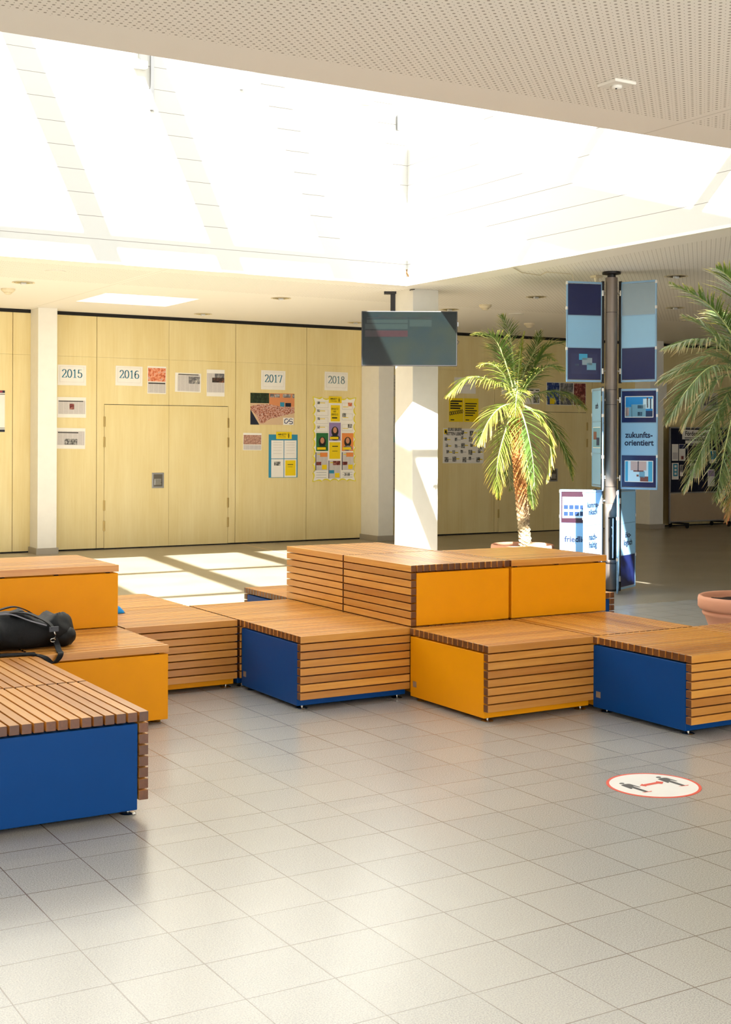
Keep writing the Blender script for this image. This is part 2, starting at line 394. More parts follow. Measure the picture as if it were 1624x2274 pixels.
m = MB(); L_ = Vector((0, HY1-HY0+.2, RP*(HY1-HY0+.2)))/2; Ln = L_.normalized(); Un = Vector((0, -Ln.z, Ln.y))
for kx in range(-6, 5):
    x = 3.31+1.42*kx
    if HX0 < x < HX1: m.obox(Vector((x, (HY0+HY1)/2, rz((HY0+HY1)/2)-.12)), Vector((.1, 0, 0)), L_, Un*.12)
for y in (7.11, 8.89, 10.67, 12.45):
    m.obox(Vector(((HX0+HX1)/2, y, rz(y)-.06)), Vector(((HX1-HX0)/2, 0, 0)), Ln*.04, Un*.05)
struct(m.build('trim_1', M_WHITE))
gm = bpy.data.materials.new('added_dimming_glass'); gm.use_nodes = True; gt = gm.node_tree; gt.nodes.remove(gt.nodes['Principled BSDF'])
g1 = gt.nodes.new('ShaderNodeBsdfTransparent'); g1.inputs[0].default_value = (.46, .47, .47, 1); g2 = gt.nodes.new('ShaderNodeBsdfGlossy'); g2.inputs['Roughness'].default_value = .05
g3 = gt.nodes.new('ShaderNodeMixShader'); g3.inputs[0].default_value = .04; gt.links.new(g1.outputs[0], g3.inputs[1]); gt.links.new(g2.outputs[0], g3.inputs[2]); gt.links.new(g3.outputs[0], [n for n in gt.nodes if n.type == 'OUTPUT_MATERIAL'][0].inputs[0])
v = [(x, y, rz(y)) for x, y in ((HX0-.2, HY0-.2), (HX1+.2, HY0-.2), (HX1+.2, HY1+.2), (HX0-.2, HY1+.2))]
struct(MB().add(v, [(0, 1, 2, 3)]).build('added_roof_pane', gm))  # unseen tinted pane, added to dim the sky and sun entering the well
# small rooflight: shaft + opal pane
m = MB(); z0, z1 = CZ+T, 4.5
m.box(SX0-.1, SX0, SY0-.1, SY1+.1, z0, z1); m.box(SX1, SX1+.1, SY0-.1, SY1+.1, z0, z1); m.box(SX0, SX1, SY0-.1, SY0, z0, z1); m.box(SX0, SX1, SY1, SY1+.1, z0, z1)
w = struct(m.build('trim_2', M_WHITE))
struct(MB().box(SX0, SX1, SY0, SY1, CZ+.12, CZ+.14).build('window_1', M_PERSP))
# outer walls
struct(MB().box(RX1, RX1+.2, RY0, 19.2, 0, CZ).build('wall_right', M_WHITE))
struct(MB().box(RX0-.2, RX0, RY0, 19.2, 0, CZ).build('wall_left', M_WHITE))
struct(MB().box(9.0, RX1, RY0-.2, RY0, 0, CZ).build('rear_sky_block', M_WHITE))  # unseen part wall, added to keep rear sky light off the right side

# wood wall: boards between dark joints
seams = [-1.2, 1.03, 3.0, 5.226, 6.46, 8.69, 9.936, 11.17, 13.64, 15.84, 17.05, 18.6, 20.8, 23.0, 25.0]
D1 = (6.578, 8.567); D2 = (13.73, 15.72); DZ = 2.128
m = MB(); g = .004
struct(MB().box(RX0, RX1, WY+.03, WY+.3, 0, CZ).build('wall_back_core', M_BLACK))
ss = [RX0]+seams
for a, b in zip(ss[:-1], ss[1:]):
    if b-a > .05:
        dd = [d for d in (D1, D2) if d[0] > a-.1 and d[1] < b+.1]
        cuts = [a, (dd[0][0]+dd[0][1])/2+.015, b] if dd else [a, b]
        for c0, c1 in zip(cuts[:-1], cuts[1:]): m.box(c0+(g if c0 == a else .002), c1-(g if c1 == b else .002), WY, WY+.03, 2.817, 3.41)
        if dd:
            d = dd[0]
            m.box(a+g, d[0]-g, WY, WY+.03, .022, 2.815); m.box(d[1]+g, b-g, WY, WY+.03, .022, 2.815); m.box(d[0]-g, cuts[1]-.002, WY, WY+.03, DZ+g, 2.815); m.box(cuts[1]+.002, d[1]+g, WY, WY+.03, DZ+g, 2.815)
            mid = (d[0]+d[1])/2
        else: m.box(a+g, b-g, WY, WY+.03, .022, 2.815)
struct(m.build('wall_back', M_BIRCH))
def door(n, d, label, hx, hinge_zs):
    mid = (d[0]+d[1])/2 + (.017 if n == 1 else 0)
    r = thing('door_%d' % n, label, 'door', ((d[0]+d[1])/2, WY, 0)); r['kind'] = 'structure'
    cx = (d[0]+d[1])/2
    for a, b in ((d[0], mid), (mid, d[1])):
        lf = MB().box(a+g/2-cx, b-g/2-cx, 0, .03, .012, DZ-g).build('door_leaf', M_BIRCH, r)
    for hxx in (d[0], d[1]):
        for z in hinge_zs:
            MB().box(hxx-.016-cx, hxx+.016-cx, -.012, .002, z, z+.15).build('hinge', mat('brass_hinge', srgb(196, 170, 110), .35, .6), r, bevel=.004)
    h = MB().box(hx-.095-cx, hx+.095-cx, -.012, .002, .888, 1.118)
    ho = h.build('door_handle', M_ALU, r, bevel=.004)
    MB().box(hx-.07-cx, hx+.07-cx, -.014, -.010, .912, 1.094).build('handle_recess', mat('recess_grey', srgb(120, 116, 108), .35, .8), ho)
    MB().box(hx-.06-cx, hx+.05-cx, -.024, -.012, .93, 1.03).build('handle_lever', M_STEEL, ho, bevel=.006)
    MB().lathe([(.008, 0), (.008, .006)], 12).build('key_lock', M_INK, ho, loc=(hx+.045-cx, -.02, .97))
door(1, D1, 'pale birch double door below the 2016 sheet, brightly lit', 7.415, (1.80, 1.50, .57, .27))
door(2, D2, 'shaded birch double door behind the palm and sign post', 14.94, (1.80, 1.50, .57, .27))
struct(MB().box(RX0, RX1, WY-.012, WY+.03, 3.415, CZ).build('trim_3', M_BLACK))
struct(MB().box(RX0, RX1, WY-.001, WY+.03, 0, .018).build('trim_4', M_BLACK))

def column(label, x0, x1, y0, y1, skirt=True):
    r = thing('column', label, 'column', ((x0+x1)/2, (y0+y1)/2, 0), group=None); r['kind'] = 'structure'
    a, b = (x1-x0)/2, (y1-y0)/2
    MB().box(-a, a, -b, b, 0, CZ).build('shaft', M_WHITE, r, bevel=.004)
    if skirt: MB().box(-a-.022, a+.022, -b-.022, min(b+.022, WY-(y0+y1)/2-.001), 0, .085).build('skirting', M_SKIRT, r)
    return r
column('white square column left of the 2015 sheet, against the birch wall', 5.478, 5.752, 18.25, 18.615)
column('white square column against the wall right of the 2018 sheet', 10.95, 11.235, 18.07, 18.615)
column('white square column on the dark wall behind the sign post', 16.86, 17.19, 18.2, 18.615)
column('freestanding white column behind the television, hit by direct sunlight', 8.63, 9.0, 13.45, 13.85)

# ================================================================== BENCH BLOCKS
def bench(label, x0, x1, y0, y1, wrap, paint, upper=False, plate=None, group=None):
    """slats run along local x and wrap down the local -y side"""
    rot = {'-Y': 0, '+X': math.pi/2, '+Y': math.pi, '-X': -math.pi/2}[wrap]
    cx, cy = (x0+x1)/2, (y0+y1)/2
    Wd, D = (x1-x0, y1-y0) if wrap in ('-Y', '+Y') else (y1-y0, x1-x0)
    zb = .45 if upper else 0.0
    Ht = .39 if upper else .45
    r = thing('slatted_bench_block', label, 'bench', (cx, cy, zb), rot, group)
    a, b = Wd/2-.003, D/2-.003
    n = 16; p = (2*b)/n; sw = p*.81; th = .0415; gap = p-sw
    top = MB()
    for i in range(n):
        y = -b+i*p
        if i == n-1: yy = b-sw
        else: yy = y
        top.box(-a, a, yy, yy+sw, Ht-th, Ht, [0, 0, 0, 1, 0, 1], .08+.9*random.random())
    top.build('slatted_top', [M_SLAT, M_END], r, bevel=.0018)
    side = MB(); ps = .0489
    for i in range(1, 8):
        z = Ht-i*ps
        side.box(-a, a, -b, -b+sw, z-th, z, [0, 0, 0, 1, 0, 1], .08+.9*random.random())
    side.build('slatted_side', [M_SLAT, M_END], r, bevel=.0018)
    M = {'y': M_YEL, 'b': M_BLUE}[paint]
    zl = .004 if upper else .024
    box = MB().box(-a+.004, a-.004, -b+sw+.006, b-.001, zl, Ht-th-.009)
    bo = box.build('painted_case', M, r, bevel=.004)
    bear = MB()
    for xx in (-a+.06, 0, a-.06): bear.box(xx-.012, xx+.012, -b+sw+.02, b-.03, Ht-th-.0095, Ht-th+.001)
    bear.build('bearer', M_BLACK, r)
    if not upper:
        for sx in (-1, 1):
            for sy in (-1, 1):
                MB().lathe([(.034, 0), (.036, .004), (.03, .009), (.008, .011), (.008, .03)], 20).build('foot', M_STEEL, r, loc=(sx*(a-.05), sy*(b-.075), 0))
    if plate:
        s_, (py, pz) = plate
        x = s_*(a-.0045)
        pm = MB().box(min(x, x+s_*.002), max(x, x+s_*.002), py-.02, py+.02, pz-.018, pz+.018)
        pm.build('label_plate', M_ALU, r)
    return r
bench('blue and slatted low bench block, front corner at centre left of the photo', 3.71, 4.497, 7.02, 7.86, '-Y', 'b', plate=(-1, (.365, .105)))
bench('low slatted block at the foot of the tall slatted wall, behind the centre blue block', 3.71, 4.497, 7.87, 8.72, '-Y', 'b')
bench('low slatted block with yellow base strip, between yellow steps and blue block', 2.92, 3.70, 7.875, 8.72, '-Y', 'y')
bench('low slatted top behind the left block, nearest the floor sunlight', 2.92, 3.70, 8.73, 9.55, '+Y', 'y')
bench('yellow-sided low bench block with slatted front, at centre right', 4.48, 5.28, 6.17, 7.012, '-Y', 'y', plate=(-1, (.365, .105)))
bench('blue-sided low bench block with slatted front at right edge of the photo', 5.262, 6.09, 5.345, 6.18, '-Y', 'b', plate=(-1, (.365, .105)))
bench('low block with lengthwise slats directly below the right yellow panel', 5.295, 6.12, 6.195, 7.015, '+X', 'y')
bench('low slatted block at the right edge, in front of the terracotta pot', 6.10, 6.93, 5.36, 6.20, '+X', 'b')
bench('large blue-fronted bench block at lower left, slat ends showing', 1.30, 2.13, 5.435, 6.262, '+X', 'b')
bench('slatted low block between the lower-left blue block and black bag', 1.30, 2.13, 6.272, 7.10, '+X', 'b')
bench('yellow-fronted low step at left that carries the bag strap', 2.12, 2.91, 7.112, 7.93, '+Y', 'y')
bench('yellow low step at the left edge under the bag', 1.31, 2.11, 7.112, 7.93, '+Y', 'y')
bench('yellow upper block at the left edge, top tier behind the bag', 2.12, 2.91, 7.945, 8.78, '+Y', 'y', upper=True)
bench('lower block supporting the left yellow top tier', 2.12, 2.91, 7.94, 8.78, '+Y', 'y')
bench('upper block with slatted left wall and yellow front at centre', 4.503, 5.283, 7.03, 7.895, '-X', 'y', upper=True)
bench('upper block with slatted left wall, rear one of the centre pair', 4.503, 5.30, 7.905, 8.75, '-X', 'y', upper=True)
bench('upper yellow-fronted block at right end of the centre tier, beside sign post', 5.292, 6.12, 7.03, 7.89, '+Y', 'y', upper=True)
bench('lower block under the front of the centre slatted wall', 4.503, 5.283, 7.03, 7.895, '-X', 'y')
bench('lower block under the rear of the centre slatted wall', 4.503, 5.30, 7.905, 8.75, '-X', 'b')
bench('lower block under the right end of the centre top tier', 5.292, 6.12, 7.03, 7.86, '+Y', 'y')
bench('small blue block peeking out left behind the tall slatted wall', 4.54, 5.33, 8.76, 9.56, '+Y', 'b')
bench('small blue block peeking out right behind yellow tier, below sign post', 6.13, 6.93, 7.87, 8.62, '+X', 'b')

# ================================================================== SHEETS ON THE WALL
SY = WY-.003
def sheet(name, label, cat, x0, z1, x1, z0, m=M_PAPER, tilt=0.0, group=None):
    """top-level sheet; local frame: x right, z up, origin at its centre"""
    w, h = (x1-x0)/2, (z1-z0)/2
    o = MB().box(-w, w, -.002, .002, -h, h).build(name, m, loc=((x0+x1)/2, SY, (z0+z1)/2))
    o.rotation_euler[1] = tilt; tag(o, label, cat, group)
    o['_w'] = w; o['_h'] = h
    return o
def prn(par, name, u0, v0, u1, v1, m, lay=1):
    """printed patch; u right, v down, 0..1"""
    w, h = par['_w'], par['_h']; y = -.002-.0012*lay
    return MB().box(-w+2*w*u0, -w+2*w*u1, y-.0006, y+.0008, h-2*h*v1, h-2*h*v0).build(name, m, par)
def txt(par, name, s, u, v, size, m, lay=2, **kw):
    w, h = par['_w'], par['_h']
    mb = text_mb(s, size, **kw)
    return mb.build(name, m, par, loc=(-w+2*w*u, -.003-.0012*lay, h-2*h*v))
# serif year digits drawn as strokes (x 0..0.6, y 0..1, width)
A = lambda cx, cy, rx, ry, a0, a1, n=12: [(cx+rx*math.cos(math.radians(a0+(a1-a0)*i/n)), cy+ry*math.sin(math.radians(a0+(a1-a0)*i/n))) for i in range(n+1)]
DIG = {
 '0': [A(.3, .5, .25, .49, 0, 360, 24)],
 '1': [[(.12, .84), (.3, .98), (.3, .02)], [(.12, .01), (.48, .01)]],
 '2': [A(.28, .73, .22, .25, 170, -40, 12)+[(.04, .03)], [(.04, .03), (.54, .03), (.56, .2)]],
 '5': [[(.5, .97), (.12, .97), (.08, .55)]+A(.27, .32, .25, .3, 115, -160, 14)],
 '6': [[(.48, .92)]+A(.36, .55, .31, .43, 95, 180, 8)+A(.3, .3, .25, .29, 170, -185, 16)],
 '7': [[(.05, .8), (.07, .96), (.55, .96), (.26, .0)]],
 '8': [A(.3, .75, .19, .23, 0, 360, 16), A(.3, .27, .25, .27, 0, 360, 18)],
}
def year(par, s, m, u=.5, v=.42, h=.118, lay=2):
    mb = MB(); xx = -.31*len(s)*h*1.02
    for ch in s:
        for st in DIG[ch]:
            for (a, b) in zip(st[:-1], st[1:]):
                p = Vector((a[0]*h+xx, 0, a[1]*h-h/2)); q = Vector((b[0]*h+xx, 0, b[1]*h-h/2)); d = (q-p)
                if d.length < 1e-6: continue
                vert = abs(d.normalized().z); wd = .0045+.0075*vert
                t = d.normalized(); nrm = Vector((-t.z, 0, t.x))*wd/1.6
                mb.obox((p+q)/2, t*(d.length/2+.002), Vector((0, .0005, 0)), nrm)
        xx += .66*h
    w, hh = par['_w'], par['_h']
    return mb.build('year_number', m, par, loc=(-w+2*w*u, -.003-.0012*lay, hh-2*hh*v))
def frame_line(par, u0, v0, u1, v1, m=mat('pale_grey_line', srgb(214, 208, 198), .7), t=.003):
    w, h = par['_w'], par['_h']; mb = MB()
    X0, X1, Z1, Z0 = -w+2*w*u0, -w+2*w*u1, h-2*h*v0, h-2*h*v1
    for b in ((X0, X1, Z1-t, Z1), (X0, X1, Z0, Z0+t), (X0, X0+t, Z0, Z1), (X1-t, X1, Z0, Z1)): mb.box(b[0], b[1], -.0042, -.0028, b[2], b[3])
    return mb.build('border_line', m, par)
GY = 'year sheets along the birch wall'
for yr, (x0, z1, x1, z0), m_, tl, lab in (
    ('2015', (5.875, 2.69, 6.297, 2.395), M_TEAL, .0, 'white sheet reading 2015 on the birch wall beside the left column'),
    ('2016', (6.745, 2.70, 7.165, 2.41), M_TEAL, .01, 'white sheet reading 2016 above the bright double door'),
    ('2017', (9.128, 2.705, 9.552, 2.405), M_TEAL, .01, 'white sheet reading 2017 above the large group photo'),
    ('2018', (10.262, 2.715, 10.69, 2.415), mat('faded_teal_ink', srgb(110, 150, 160), .7), .012, 'white sheet reading faded 2018 above the stamp-edged poster')):
    o = sheet('year_sheet', lab, 'sign', x0, z1, x1, z0, tilt=tl, group=GY); year(o, yr, m_); frame_line(o, .07, .08, .93, .84)
o = sheet('year_sheet', 'greyish sheet reading 20 with its last digits behind the palm crown', 'sign', 13.79, 2.71, 14.222, 2.42, group=GY); year(o, '202', mat('grey_blue_ink', srgb(90, 110, 135), .7), u=.42); frame_line(o, .07, .08, .93, .84)
o = sheet('year_sheet', 'shaded sheet reading 202 between sign post and right palm', 'sign', 17.22, 2.72, 17.66, 2.42, group=GY); year(o, '202', mat('grey_ink', srgb(90, 90, 96), .7), u=.45); frame_line(o, .07, .08, .93, .84)
GN = 'newspaper clippings on the birch wall'
# clippings
def clip(label, x0, z1, x1, z0, parts, tilt=0):
    o = sheet('newspaper_clipping', label, 'clipping', x0, z1, x1, z0, tilt=tilt, group=GN)
    for nm, u0, v0, u1, v1, mm, lay in parts: prn(o, nm, u0, v0, u1, v1, mm, lay)
    return o
clip('newspaper page with a small dark portrait, directly below the 2015 sheet', 5.872, 2.224, 6.298, 1.928, [('article', .03, .16, .97, .82, M_NEWS, 1), ('headline', .04, .18, .9, .22, M_INK, 2), ('photograph', .42, .32, .58, .6, M_REDPH, 2)])
clip('newspaper page with a grey group photo, lowest under the 2015 sheet', 5.862, 1.777, 6.288, 1.477, [('article', .02, .15, .97, .82, M_NEWS, 1), ('headline', .04, .2, .75, .245, M_INK, 2), ('photograph', .28, .52, .72, .8, M_BWPH, 2)], .012)
clip('newspaper page with orange children photo, right of the 2016 sheet', 7.243, 2.71, 7.54, 2.30, [('photograph', .03, .06, .97, .55, M_KIDS, 1), ('headline', .05, .6, .95, .64, M_INK, 2), ('article', .03, .57, .97, .97, M_NEWS, 1)], .006)
clip('wide newspaper page with oval light photo, above the right door leaf', 7.685, 2.625, 8.108, 2.335, [('article', .1, .08, .95, .95, M_NEWS, 1), ('headline', .12, .06, .9, .1, M_INK, 2), ('photograph', .52, .18, .95, .55, M_GRYPH, 2)], .012)
clip('upright newspaper page with dark roof photo, right end of the 2016 row', 8.203, 2.69, 8.502, 2.28, [('article', .02, .14, .98, .85, M_NEWS, 1), ('photograph', .3, .3, .98, .48, photo_mat('stage_photo', [srgb(20, 20, 22), srgb(60, 50, 46), srgb(150, 90, 60)], 14), 2), ('sky_patch', .45, .15, .97, .3, M_GRYPH, 2)])
clip('small clipping of the crowd photo with three text columns, left of teal board', 8.822, 1.722, 9.138, 1.452, [('photograph', .02, .12, .98, .66, photo_mat('faded_crowd', [srgb(110, 90, 90), srgb(180, 130, 110), srgb(215, 190, 170)], 45), 1), ('article', .02, .7, .98, .97, M_NEWS, 1)], .01)
# group photo
o = sheet('group_photo', 'large colour photo of a crowd before an orange building, under 2017', 'photo', 8.942, 2.348, 9.715, 1.852, m=M_GROUND)
prn(o, 'trees', 0, 0, .42, .32, M_TREES); prn(o, 'building', .42, 0, 1, .42, M_BRICK)
for u0, v0, u1, v1, mm in ((.44, .02, .53, .13, M_GRYPH), (.54, .02, .66, .13, M_GRYPH), (.73, .02, .91, .13, M_GRYPH), (.95, .02, 1, .14, M_GRYPH), (.67, .28, .77, .42, M_TEALC), (.79, .3, .92, .42, M_NAVYP)): prn(o, 'window', u0, v0, u1, v1, mm, 2)
w, h = o['_w'], o['_h']
mb = MB(); pts = [(.0, .42), (.2, .36), (.45, .35), (.7, .42), (1, .44), (1, .62), (.8, .68), (.62, .76), (.45, .8), (.3, .95), (.22, .95), (.12, .68), (0, .52)]
mb.prism([(-w+2*w*u, h-2*h*v) for u, v in pts], -.0056, -.0048); mb.build('crowd', M_CROWD, o)
mb = MB(); mb.prism([(-w+2*w*u, h-2*h*v) for u, v in ((0, .52), (.2, 1), (0, 1))], -.0056, -.0048); mb.build('dark_corner', M_NAVYP, o)  # dark printed triangle at the lower left
st = prn(o, 'logo_label', .74, .77, .98, 1.0, M_PAPER, 4)
mb = MB(); c0 = (-w+2*w*.86, h-2*h*.885)
lg = [(c0[0]+x*.085, -.0085, c0[1]+z*.085) for x, z in [(-.15, .38), (-.55, .42), (-.82, .1), (-.75, -.28), (-.4, -.36), (-.12, -.05), (.1, .1), (.4, -.02), (.75, -.05), (.85, -.3), (.6, -.45), (.2, -.42)]]
mb.tube(bez([Vector(p) for p in lg], 6), .0062, 6); mb.tube(bez([Vector((c0[0]+x*.085, -.0085, c0[1]+z*.085)) for x, z in [(.85, .35), (.45, .45), (.12, .25), (.1, .1)]], 6), .005, 6); mb.build('curved_monogram', mat('navy_logo', srgb(20, 36, 90), .5), o)
# teal board
def badge(par, u0, v0, u1, v1, lay=3):
    b = prn(par, 'yellow_badge', u0, v0, u1, v1, M_YELP, lay)
    w, h = par['_w'], par['_h']; cu, cv = u0+(u1-u0)*.38, (v0+v1)/2; bw = (u1-u0)*2*w
    txt(par, 'badge_lettering', 'AMNESTY', cu, cv-(v1-v0)*.12, bw*.16, M_INK, lay+1, bold=.0006, xs=.8)
    txt(par, 'badge_lettering', 'INTERNATIONAL', cu, cv+(v1-v0)*.2, bw*.07, M_INK, lay+1, xs=.9)
    x = -w+2*w*(u0+(u1-u0)*.8); zc = h-2*h*cv; s = bw*.05
    mb = MB(); y = -.003-.0012*(lay+1)
    mb.tube([(x, y, zc-s*3), (x, y, zc+s*1.5)], s*.35, 5); mb.tube([(x+math.cos(q)*s, y, zc+s*1.8+math.sin(q)*s) for q in [i*.9 for i in range(7)]], s*.16, 4); mb.tube([(x+math.cos(q)*s*1.1, y, zc-s*.3+math.sin(q)*s*1.6) for q in [i*.9 for i in range(8)]], s*.14, 4)
    mb.build('candle_emblem', M_INK, par)
o = sheet('notice_board', 'teal folder board holding four pages, one of them yellow, under the crowd photo', 'notice board', 9.265, 1.70, 9.775, 1.02, m=M_TEALC)
prn(o, 'page', .085, .135, .51, .555, M_PAPER, 2); prn(o, 'page', .535, .135, .96, .555, M_PAPER, 2); prn(o, 'page', .085, .57, .51, .99, M_PAPER, 2); prn(o, 'page', .535, .57, .96, .99, M_PAPER, 2)
prn(o, 'yellow_page', .57, .6, .93, .955, M_YELP, 3); prn(o, 'photograph', .18, .63, .4, .72, M_BWPH, 3); prn(o, 'text_line', .65, .69, .84, .705, M_INK, 4); prn(o, 'text_line', .66, .75, .82, .757, M_INK, 4)
for v in (.18, .24, .3, .36, .44): prn(o, 'text_line', .15, v, .45, v+.006, mat('pale_text', srgb(196, 190, 182), .7), 3); prn(o, 'text_line', .6, v, .9, v+.006, mat('pale_text', (0, 0, 0)), 3)
badge(o, .25, -.06, .79, .105)
# stamp-edged poster
x0, x1, z0, z1 = 10.075, 10.82, .955, 2.30
w, h = (x1-x0)/2, (z1-z0)/2
def scallop(w, h, nx, nz, amp):
    pts = []
    def edge(p, q, n, nr):
        for i in range(n*6):
            t = i/(n*6); ph = (i % 6)/6
            d = -amp*abs(math.sin(math.pi*ph))**.7*min(1.0, n*1.1*min(t, 1-t))
            pts.append((p[0]+(q[0]-p[0])*t+nr[0]*d, p[1]+(q[1]-p[1])*t+nr[1]*d))
    edge((-w, -h), (w, -h), nx, (0, -1)); edge((w, -h), (w, h), nz, (1, 0)); edge((w, h), (-w, h), nx, (0, 1)); edge((-w, h), (-w, -h), nz, (-1, 0))
    return pts
mb = MB(); mb.star(scallop(w+.03, h+.012, 5, 10, .03), -.001, .002)
o = mb.build('stamp_poster', mat('yellow_green_rim', srgb(232, 216, 60), .6), loc=((x0+x1)/2, SY-.002, (z0+z1)/2))
tag(o, 'tall white poster with yellow scalloped stamp edge and portraits, under 2018', 'poster'); o['_w'] = w; o['_h'] = h
mb = MB(); mb.star(scallop(w+.012, h-.004, 5, 10, .036), -.0035, -.0015); mb.build('white_ground', M_PAPER, o)
badge(o, .35, -.015, .67, .065, 4)
prn(o, 'yellow_title_card', .4, .09, .63, .285, M_YELP, 3); txt(o, 'card_lettering', 'EINSATZ\nMIT\nERFOLG', .5, .17, .045, M_INK, 5, xs=.75)
prn(o, 'text_line', .43, .235, .56, .25, M_INK, 5)
for v in (.05, .145, .24, .34):
    prn(o, 'letter_card', .05, v, .34, v+.075, mat('card_edge', srgb(210, 205, 198), .7), 2); prn(o, 'letter_face', .06, v+.004, .33, v+.07, M_PAPER, 3)
    prn(o, 'small_portrait', .07, v, .13, v+.03, M_BWPH, 4); prn(o, 'yellow_scrawl', .13, v+.012, .26, v+.02, M_YELP, 4)
for v in (.06, .19, .32):
    prn(o, 'letter_card', .68, v, .95, v+.08, mat('card_edge', (0, 0, 0)), 2); prn(o, 'letter_face', .69, v+.004, .94, v+.075, M_PAPER, 3)
    prn(o, 'small_portrait', .69 if v == .19 else .83, v-.004, .78 if v == .19 else .93, v+.04, M_KIDS if v == .06 else M_BWPH, 4); prn(o, 'yellow_scrawl', .7, v+.045, .84, v+.052, M_YELP, 4)
def portrait(u0, v0, u1, v1, bgm, hair, cloth, lay=3):
    p = prn(o, 'portrait_card', u0, v0, u1, v1, bgm, lay)
    w_, h_ = o['_w'], o['_h']; cx = -w_+2*w_*(u0+u1)/2; cz = h_-2*h_*(v0+(v1-v0)*.42); s = (u1-u0)*w_
    y = -.003-.0012*(lay+1)
    def ell(rx, rz, z, m_, dy, nm):
        mb = MB(); mb.prism([(cx+rx*math.cos(2*math.pi*i/18), z+rz*math.sin(2*math.pi*i/18)) for i in range(18)], y-dy-.0006, y-dy); mb.build(nm, m_, o)
    ell(s*.6, s*.75, cz-s*.2, hair, 0, 'hair_print'); ell(s*.8, s*.4, h_-2*h_*v1+s*.42, cloth, .0008, 'clothing_print'); ell(s*.33, s*.45, cz, M_SKIN, .0016, 'face_print')
    prn(o, 'caption', u0+.02, v1-.045, u1-.06, v1-.015, M_YELP, lay+4)
portrait(.36, .3, .65, .515, M_PURP, M_INK, M_NAVYP)
portrait(.045, .425, .34, .64, M_GREENP, M_INK, mat('dark_green_print', srgb(20, 60, 40), .6))
portrait(.68, .425, .97, .64, M_ORNP, M_INK, M_GRYPH)
prn(o, 'yellow_card', .37, .535, .64, .735, M_YELP, 3); prn(o, 'text_line', .44, .58, .58, .59, M_INK, 5); prn(o, 'text_line', .44, .64, .57, .645, M_INK, 5)
for u, v in ((.04, .655), (.36, .755), (.69, .655)):
    prn(o, 'leaflet', u, v, u+.29, v+.215, M_NEWS, 3); prn(o, 'leaflet_edge', u-.01, v, u+.006, v+.215, M_TXT, 4)
    prn(o, 'orange_photo', u+.1, v+.005, u+.28, v+.055, M_ORNP if u != .36 else M_REDPH, 4); prn(o, 'small_photo', u+.01, v+.115, u+.13, v+.155, M_REDPH if u != .36 else M_TEALC, 4); prn(o, 'yellow_box', u+.15, v+.15, u+.265, v+.205, M_YELP, 4); prn(o, 'yellow_heading', u+.03, v+.02, u+.12, v+.03, M_YELP, 4)
for v in (.895, .925, .955):
    prn(o, 'handwriting', .05, v, .3, v+.004, mat('grey_scrawl', srgb(150, 150, 155), .8), 3); prn(o, 'handwriting', .7, v, .95, v+.004, mat('grey_scrawl', (0, 0, 0)), 3)
txt(o, 'number', '318', .81, .925, .07, M_INK, 5, bold=.001)
# left-edge poster
o = sheet('striped_poster', 'white poster cut by the left edge with dark multicoloured bands', 'poster', 4.62, 2.30, 5.115, 1.715)
prn(o, 'dark_band', 0, .0, 1, .06, M_NAVYP, 2); prn(o, 'red_patch', .6, .005, .93, .05, mat('crimson', srgb(150, 50, 70), .6), 3); prn(o, 'green_patch', .3, .005, .55, .05, M_GREENP, 3)
prn(o, 'thin_line', 0, .085, 1, .1, M_INK, 2); prn(o, 'thin_line', 0, .9, 1, .913, M_INK, 2); prn(o, 'dark_band', 0, .94, 1, 1, M_NAVYP, 2); prn(o, 'red_patch', .3, .94, .8, .995, mat('scarlet', srgb(210, 50, 20), .6), 3)
# long lists behind the middle column
o = sheet('long_list', 'long pale list hanging between the two columns right of 2018', 'notice', 11.33, 2.04, 11.66, .51, m=mat('greyish_paper', srgb(206, 200, 188), .7)); o.location.y = SY-.004
for i in range(26):
    v = .04+i*.036
    if i in (6, 7): continue
    prn(o, 'text_line', .1, v, .45+.45*random.random(), v+.005, mat('mid_grey_text', srgb(140, 136, 130), .7), 2)
prn(o, 'teal_box', .05, .24, .95, .3, mat('pale_teal', srgb(150, 200, 196), .6), 2); prn(o, 'green_mark', .2, .6, .7, .64, mat('olive_mark', srgb(150, 150, 60), .6), 2)
o = sheet('notice', 'narrow grey notice above the long list, beside the sunlit column', 'notice', 11.52, 2.70, 11.75, 2.34, m=mat('greyish_paper', (0, 0, 0)))
for v in (.2, .35, .5, .65): prn(o, 'text_line', .1, v, .8, v+.02, mat('mid_grey_text', (0, 0, 0)), 2)
# right wall sheets
for k, (a, b) in enumerate(((12.683, 12.98), (12.992, 13.293))):
    o = sheet('yellow_poster', ['yellow poster with black chain drawing, left of the yellow pair', 'yellow poster with text lines only, right of the yellow pair'][k], 'poster', a, 2.338, b, 1.935, m=M_YELP, group='yellow posters under the palm frond')
    for i in range(4 if k == 0 else 6):
        v = .1+i*.1 + (.1 if k else 0)
        prn(o, 'text_line', .08, v, .62+.3*random.random(), v+.06 if k == 0 else v+.045, M_INK, 2)
    if k == 0:
        mb = MB()
        for i in range(7):
            mb.tube([(-.125+i*.04+.018*math.cos(q*.7), -.006, -.06+i*.006+.03*math.sin(q*.7)) for q in range(10)], .005, 5)
        mb.build('chain_drawing', M_INK, o)
    prn(o, 'text_line', .1, .9, .35, .94, M_INK, 2)
o = sheet('letter_poster', 'white poster headed EURE BRIEFE RETTEN LEBEN with many small portraits, left of palm', 'poster', 12.56, 1.82, 13.41, 1.225, tilt=.01)
prn(o, 'yellow_box', .02, .03, .1, .17, M_YELP, 2); prn(o, 'emblem', .04, .06, .08, .14, M_INK, 3)
txt(o, 'poster_heading', 'EURE BRIEFE\nRETTEN LEBEN!', .28, .1, .072, M_INK, 3, bold=.0015, xs=.72)
random.seed(11)
